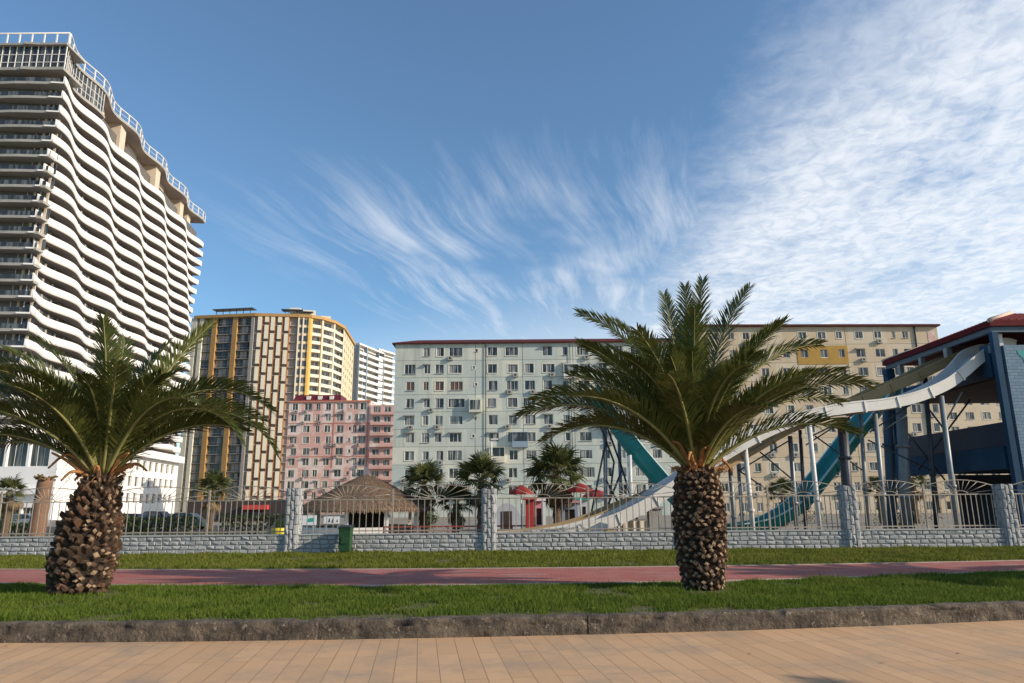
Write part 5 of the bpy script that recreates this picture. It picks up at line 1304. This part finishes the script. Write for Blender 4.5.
# sheet board and pier below the white slide
r = thing('slide_pier', 'grey block pier carrying the white slide left of the right palm', 'pier', (at(655,525,27.2).x, 27.2, GZ)); X = r.location.x; zt = at(655, 506.5, 27.2).z
q = MB(); q.box(X-.24, X+.24, 26.96, 27.44, GZ, zt-.08); q.build('shaft', M['block'], r); q = MB(); q.box(X-.29, X+.29, 26.9, 27.5, zt-.079, zt); q.build('cap', M['coping'], r)
r = thing('fabric_screen', 'pale fabric screen on a frame below the white slide', 'screen', (at(632,530,26.9).x, 26.9, GZ)); a, c = at(618,521,26.9), at(647.5,520,26.9)
q = MB(); n = 12
for i in range(n): x0, x1 = a.x+(c.x-a.x)*i/n, a.x+(c.x-a.x)*(i+1)/n; y0, y1 = 26.9+.03*math.sin(i*1.9), 26.9+.03*math.sin((i+1)*1.9); q.hexa([(x0,y0,GZ+.1),(x1,y1,GZ+.1),(x1,y1+.015,GZ+.1),(x0,y0+.015,GZ+.1),(x0,y0,a.z),(x1,y1,a.z),(x1,y1+.015,a.z),(x0,y0+.015,a.z)])
q.build('sheet', M['tarp'], r); q = MB(); q.bar((a.x,26.98,GZ),(a.x,26.98,a.z+.05),.05); q.bar((c.x,26.98,GZ),(c.x,26.98,a.z+.05),.05); q.bar((a.x,26.98,a.z+.03),(c.x,26.98,a.z+.03),.04); q.build('frame', M['steel'], r)
r = thing('play_block', 'yellow and blue low play block under the white slide', 'play block', (at(604,534,27.5).x, 27.5, GZ)); X = r.location.x; zt = at(604,530,27.5).z
q = MB(); q.box(X-.5, X+.3, 27.3, 27.8, GZ, zt); q.build('base', M['yellowpaint'], r); q = MB(); q.box(X-.12, X+.12, 27.25, 27.6, zt+.002, zt+.22); q.build('step', M['blue'], r)
# reddish brown rail across the pool edge
a, c = at(384, 531, 40), at(640, 527, 40)
r = thing('railing', 'low reddish brown railing across the park behind the middle pillar', 'railing', ((a.x+c.x)/2, 40, GZ)); z1, z0 = at(500,526,40).z, at(500,530,40).z
q = MB(); q.bar((a.x,40,z1),(c.x,40,z1),.08); q.bar((a.x,40,z0),(c.x,40,z0),.08); q.build('rail', M['slidered'], r); q = MB()
for i in range(9): x = a.x+(c.x-a.x)*i/8; q.box(x-.04, x+.04, 39.9, 39.955, GZ, z1+.03)
q.build('posts', M['slidered'], r)
# sign boards left of the pavilion
def board(px0, px1, y0, y1, Y, label, marks):
    a, c = at(px0, y0, Y), at(px1, y1, Y); r = thing('sign_board', label, 'sign', ((a.x+c.x)/2, Y, GZ), 'white sign boards by the pavilion')
    q = MB(); q.box(a.x, c.x, Y, Y+.05, c.z, a.z); q.build('panel', M['board'], r); q = MB()
    for x in (a.x+.08, c.x-.08): q.box(x-.03, x+.03, Y+.052, Y+.11, GZ, a.z)
    q.build('legs', M['steel'], r); q = MB()
    for x0, x1, z0, z1 in marks: X0, X1 = a.x+(c.x-a.x)*x0, a.x+(c.x-a.x)*x1; Z0, Z1 = c.z+(a.z-c.z)*z0, c.z+(a.z-c.z)*z1; q.poly([(X0,Y-.006,Z0),(X1,Y-.006,Z0+.02),(X1-.03,Y-.006,Z1),(X0+.05,Y-.006,Z1-.03)])
    q.build('marks', M['boardteal' if len(marks) == 1 else 'darkshop'], r)
board(302.5, 316, 515.5, 525, 38, 'white sign board with a teal mark, right of the pillar by the pavilion', [(.36,.82,.3,.75)])
board(324, 339, 516.5, 523.5, 39, 'white sign board with dark marks under the thatched roof edge', [(.28,.42,.15,.8),(.5,.66,.1,.7),(.8,.92,.2,.6)])
r = thing('flower_tub', 'yellow round tub behind the fence, left of the pavilion pillar', 'tub', (at(279,531,30).x, 30, GZ)); q = MB(); zt = at(279,528,30).z
q.lathe([(.05,GZ),(.22,GZ),(.30,zt-.1),(.32,zt),(.27,zt),(.2,zt-.1)], 16, 0, (r.location.x, 30, 0)); q.build('tub', M['yellowpaint'], r); q = MB()
for k in range(170): d = Vector((rnd.gauss(0,1), rnd.gauss(0,1), abs(rnd.gauss(0,1)))).normalized()*rnd.uniform(.05,.30); p = Vector((r.location.x,30,zt))+d; q.poly([p, p+Vector((.09,0,.04)), p+Vector((.03,.03,.13))])
q.build('plant', M['shrub'], r)
# lamp posts
def lamp(px, ytop, Y, label, arm):
    c = at(px, ytop, Y); r = thing('street_lamp', label, 'street lamp', (c.x, Y, GZ)); q = MB(); q.tube([(c.x,Y,GZ),(c.x,Y,c.z)], [.10,.06], 8); q.build('pole', M['steelwhite'], r)
    q = MB(); q.bar((c.x,Y,c.z),(c.x+arm,Y,c.z+.12),.07); q.build('arm', M['steelwhite'], r); q = MB(); q.box(c.x+arm-.3,c.x+arm+.3,Y-.14,Y+.14,c.z+.09,c.z+.2); q.build('lamp_head', M['white'], r)
lamp(491.5, 441, 60, 'thin white lamp post in front of the green block, above the middle pillar', .25)
# parked cars in the street at the left
def car(px, Y, mat, label, rz=0, L=4.2, suv=False):
    c = at(px, 525, Y); r = thing('parked_car', label, 'car', (c.x, Y, GZ), 'cars parked in the street behind the fence', 0); o = Vector((c.x, Y, GZ)); H = 1.62 if suv else 1.45; W2 = .86
    body = [(-L/2,.32),(-L/2,.72),(-L/2+.15,.86),(-L*.22,.94),(L*.28,.98),(L/2-.1,.84),(L/2,.6),(L/2,.32)]
    cab = [(-L*.25,.94),(-L*.10,H-.03),(L*.02,H),(L*.22,H-.04),(L*.36,.97)]
    def prism(mb, prof, w0, w1, m=0):
        n = len(prof); A = [mb.vert(o+Vector((x,-w0 if z < .95 else -w1,z))) for x, z in prof]; B = [mb.vert(o+Vector((x,w0 if z < .95 else w1,z))) for x, z in prof]
        for k in range(n): mb.face((A[k],B[k],B[(k+1)%n],A[(k+1)%n]), m)
        mb.face(A, m); mb.face(B[::-1], m)
    b = MB(); prism(b, body, W2, W2-.06); prism(b, cab, W2-.05, W2-.2); b.build('body', M[mat], r)
    g_ = MB()
    for s in (-1, 1):
        for (x0, x1, x2, x3) in ((-L*.20,-L*.005,-L*.005,-L*.09),(L*.015,L*.29,L*.20,L*.015)):
            P4 = [(x0,1.0,s*(W2-.055)),(x1,1.0,s*(W2-.055)),(x2,H-.09,s*(W2-.185)),(x3,H-.09,s*(W2-.185))]; g_.poly([o+Vector((x, y+s*.006, z)) for x, z, y in (P4 if s < 0 else P4[::-1])])
    g_.poly([o+Vector(v) for v in ((-L*.245,-.7,.99),(-L*.245,.7,.99),(-L*.115,.58,H-.07),(-L*.115,-.58,H-.07))]); g_.build('window', M['towerglass'], r)
    for sx in (-L*.31, L*.31):
        for s in (-1, 1):
            w = MB(); w.tube([o+Vector((sx, s*(W2-.18), .31)), o+Vector((sx, s*(W2+.01), .31))], .31, 16); w = w.build('wheel', M['rubber'], r); h = MB(); h.tube([o+Vector((sx, s*(W2+.012), .31)), o+Vector((sx, s*(W2+.03), .31))], .19, 12); h.build('rim', M['metalgrey'], w)
    for s in (-1, 1): h = MB(); h.box(o.x-L/2-.012, o.x-L/2+.02, o.y+s*.6-.14, o.y+s*.6+.14, GZ+.62, GZ+.74); h.build('headlight', M['white'], r)
car(128, 62, 'carblue', 'dark blue parked car just right of the left palm trunk, left of its row')
car(152, 64, 'carblack', 'black parked car in front of the white podium, in the middle of its row', suv=True)
car(182, 63, 'carteal', 'teal parked car at the right end of its row, left of the fan palm')
car(22, 70, 'carsilver', 'silver parked car behind the bare palm stump at the left edge')
# street, far lawn strip, pool at the left
g = MB(); g.poly([(-95,56,GZ+.004),(-12,56,GZ+.004),(-12,78,GZ+.004),(-95,78,GZ+.004)]); struct(g.build('street', M['asphalt']))
g = MB(); g.poly([(-60,27,GZ+.006),(-13,27,GZ+.006),(-13,55.6,GZ+.006),(-60,55.6,GZ+.006)]); struct(g.build('park_lawn', M['shrub']))

def hedge(px0, px1, ytop, Y, dpt, label, seed):
    R = random.Random(seed); a, c = at(px0, ytop, Y), at(px1, ytop, Y); r = thing('hedge', label, 'hedge', ((a.x+c.x)/2, Y, GZ), 'hedges behind the fence'); b = MB()
    for _ in range(int(520*(c.x-a.x)/2)):
        p = Vector((R.uniform(a.x, c.x), Y+R.uniform(-dpt/2, dpt/2), GZ+(a.z-GZ)*R.random()**.7)); p.z *= 1; hh = .12*mnoise.noise(Vector((p.x*1.5, seed, 0))); p.z += hh
        d = Vector((R.uniform(-1,1), R.uniform(-1,1), R.uniform(-1,1))).normalized(); s = d.cross(Vector((.3,.5,.8))).normalized(); L = R.uniform(.12,.24); b.poly([p-s*L*.35, p+d*L*.5, p+s*L*.35, p-d*L*.5])
    b.build('foliage', M['shrub'], r)
    q = MB()
    for i in range(5): X = a.x+(c.x-a.x)*(i+.5)/5; q.tube([(X,Y,GZ),(X+.1,Y,GZ+(a.z-GZ)*.7)], [.04,.02], 5)
    q.build('stem', M['fantrunk'], r)
hedge(124, 196, 517, 55, 1.0, 'low dark hedge in front of the parked cars right of the left palm', 1)
hedge(222, 290, 515, 50, 1.2, 'dark hedge below the red sign board left of the pavilion pillar', 2)
hedge(-10, 30, 523, 48, 1.0, 'low hedge at the left edge beside the bare palm stump', 3)

# dry leaf scraps lying on the lawn and the promenade
q = MB(); R = random.Random(77)
for _ in range(260):
    x = R.uniform(-9, 9); y = R.uniform(7.2, 17); yk = kerb_y(x)
    if yk-.05 < y < yk+KW: continue
    if y < yk and R.random() < .75: continue
    if path_front(x) < y: continue
    z = PZ+.006 if y < yk else R.uniform(.0, .04); a = R.uniform(0, 2*PI); L = R.uniform(.03, .09); d = Vector((math.cos(a), math.sin(a), R.uniform(0,.25))); s = Vector((-math.sin(a), math.cos(a), 0))*R.uniform(.006,.018); p = Vector((x, y, z))
    q.poly([p-s*.4, p+d*L*.5-s, p+d*L, p+d*L*.5+s])
tag(q.build('fallen_leaves', M['deadleaf']), 'small dry leaf scraps scattered on the lawn and the promenade', 'leaves', kind='stuff')
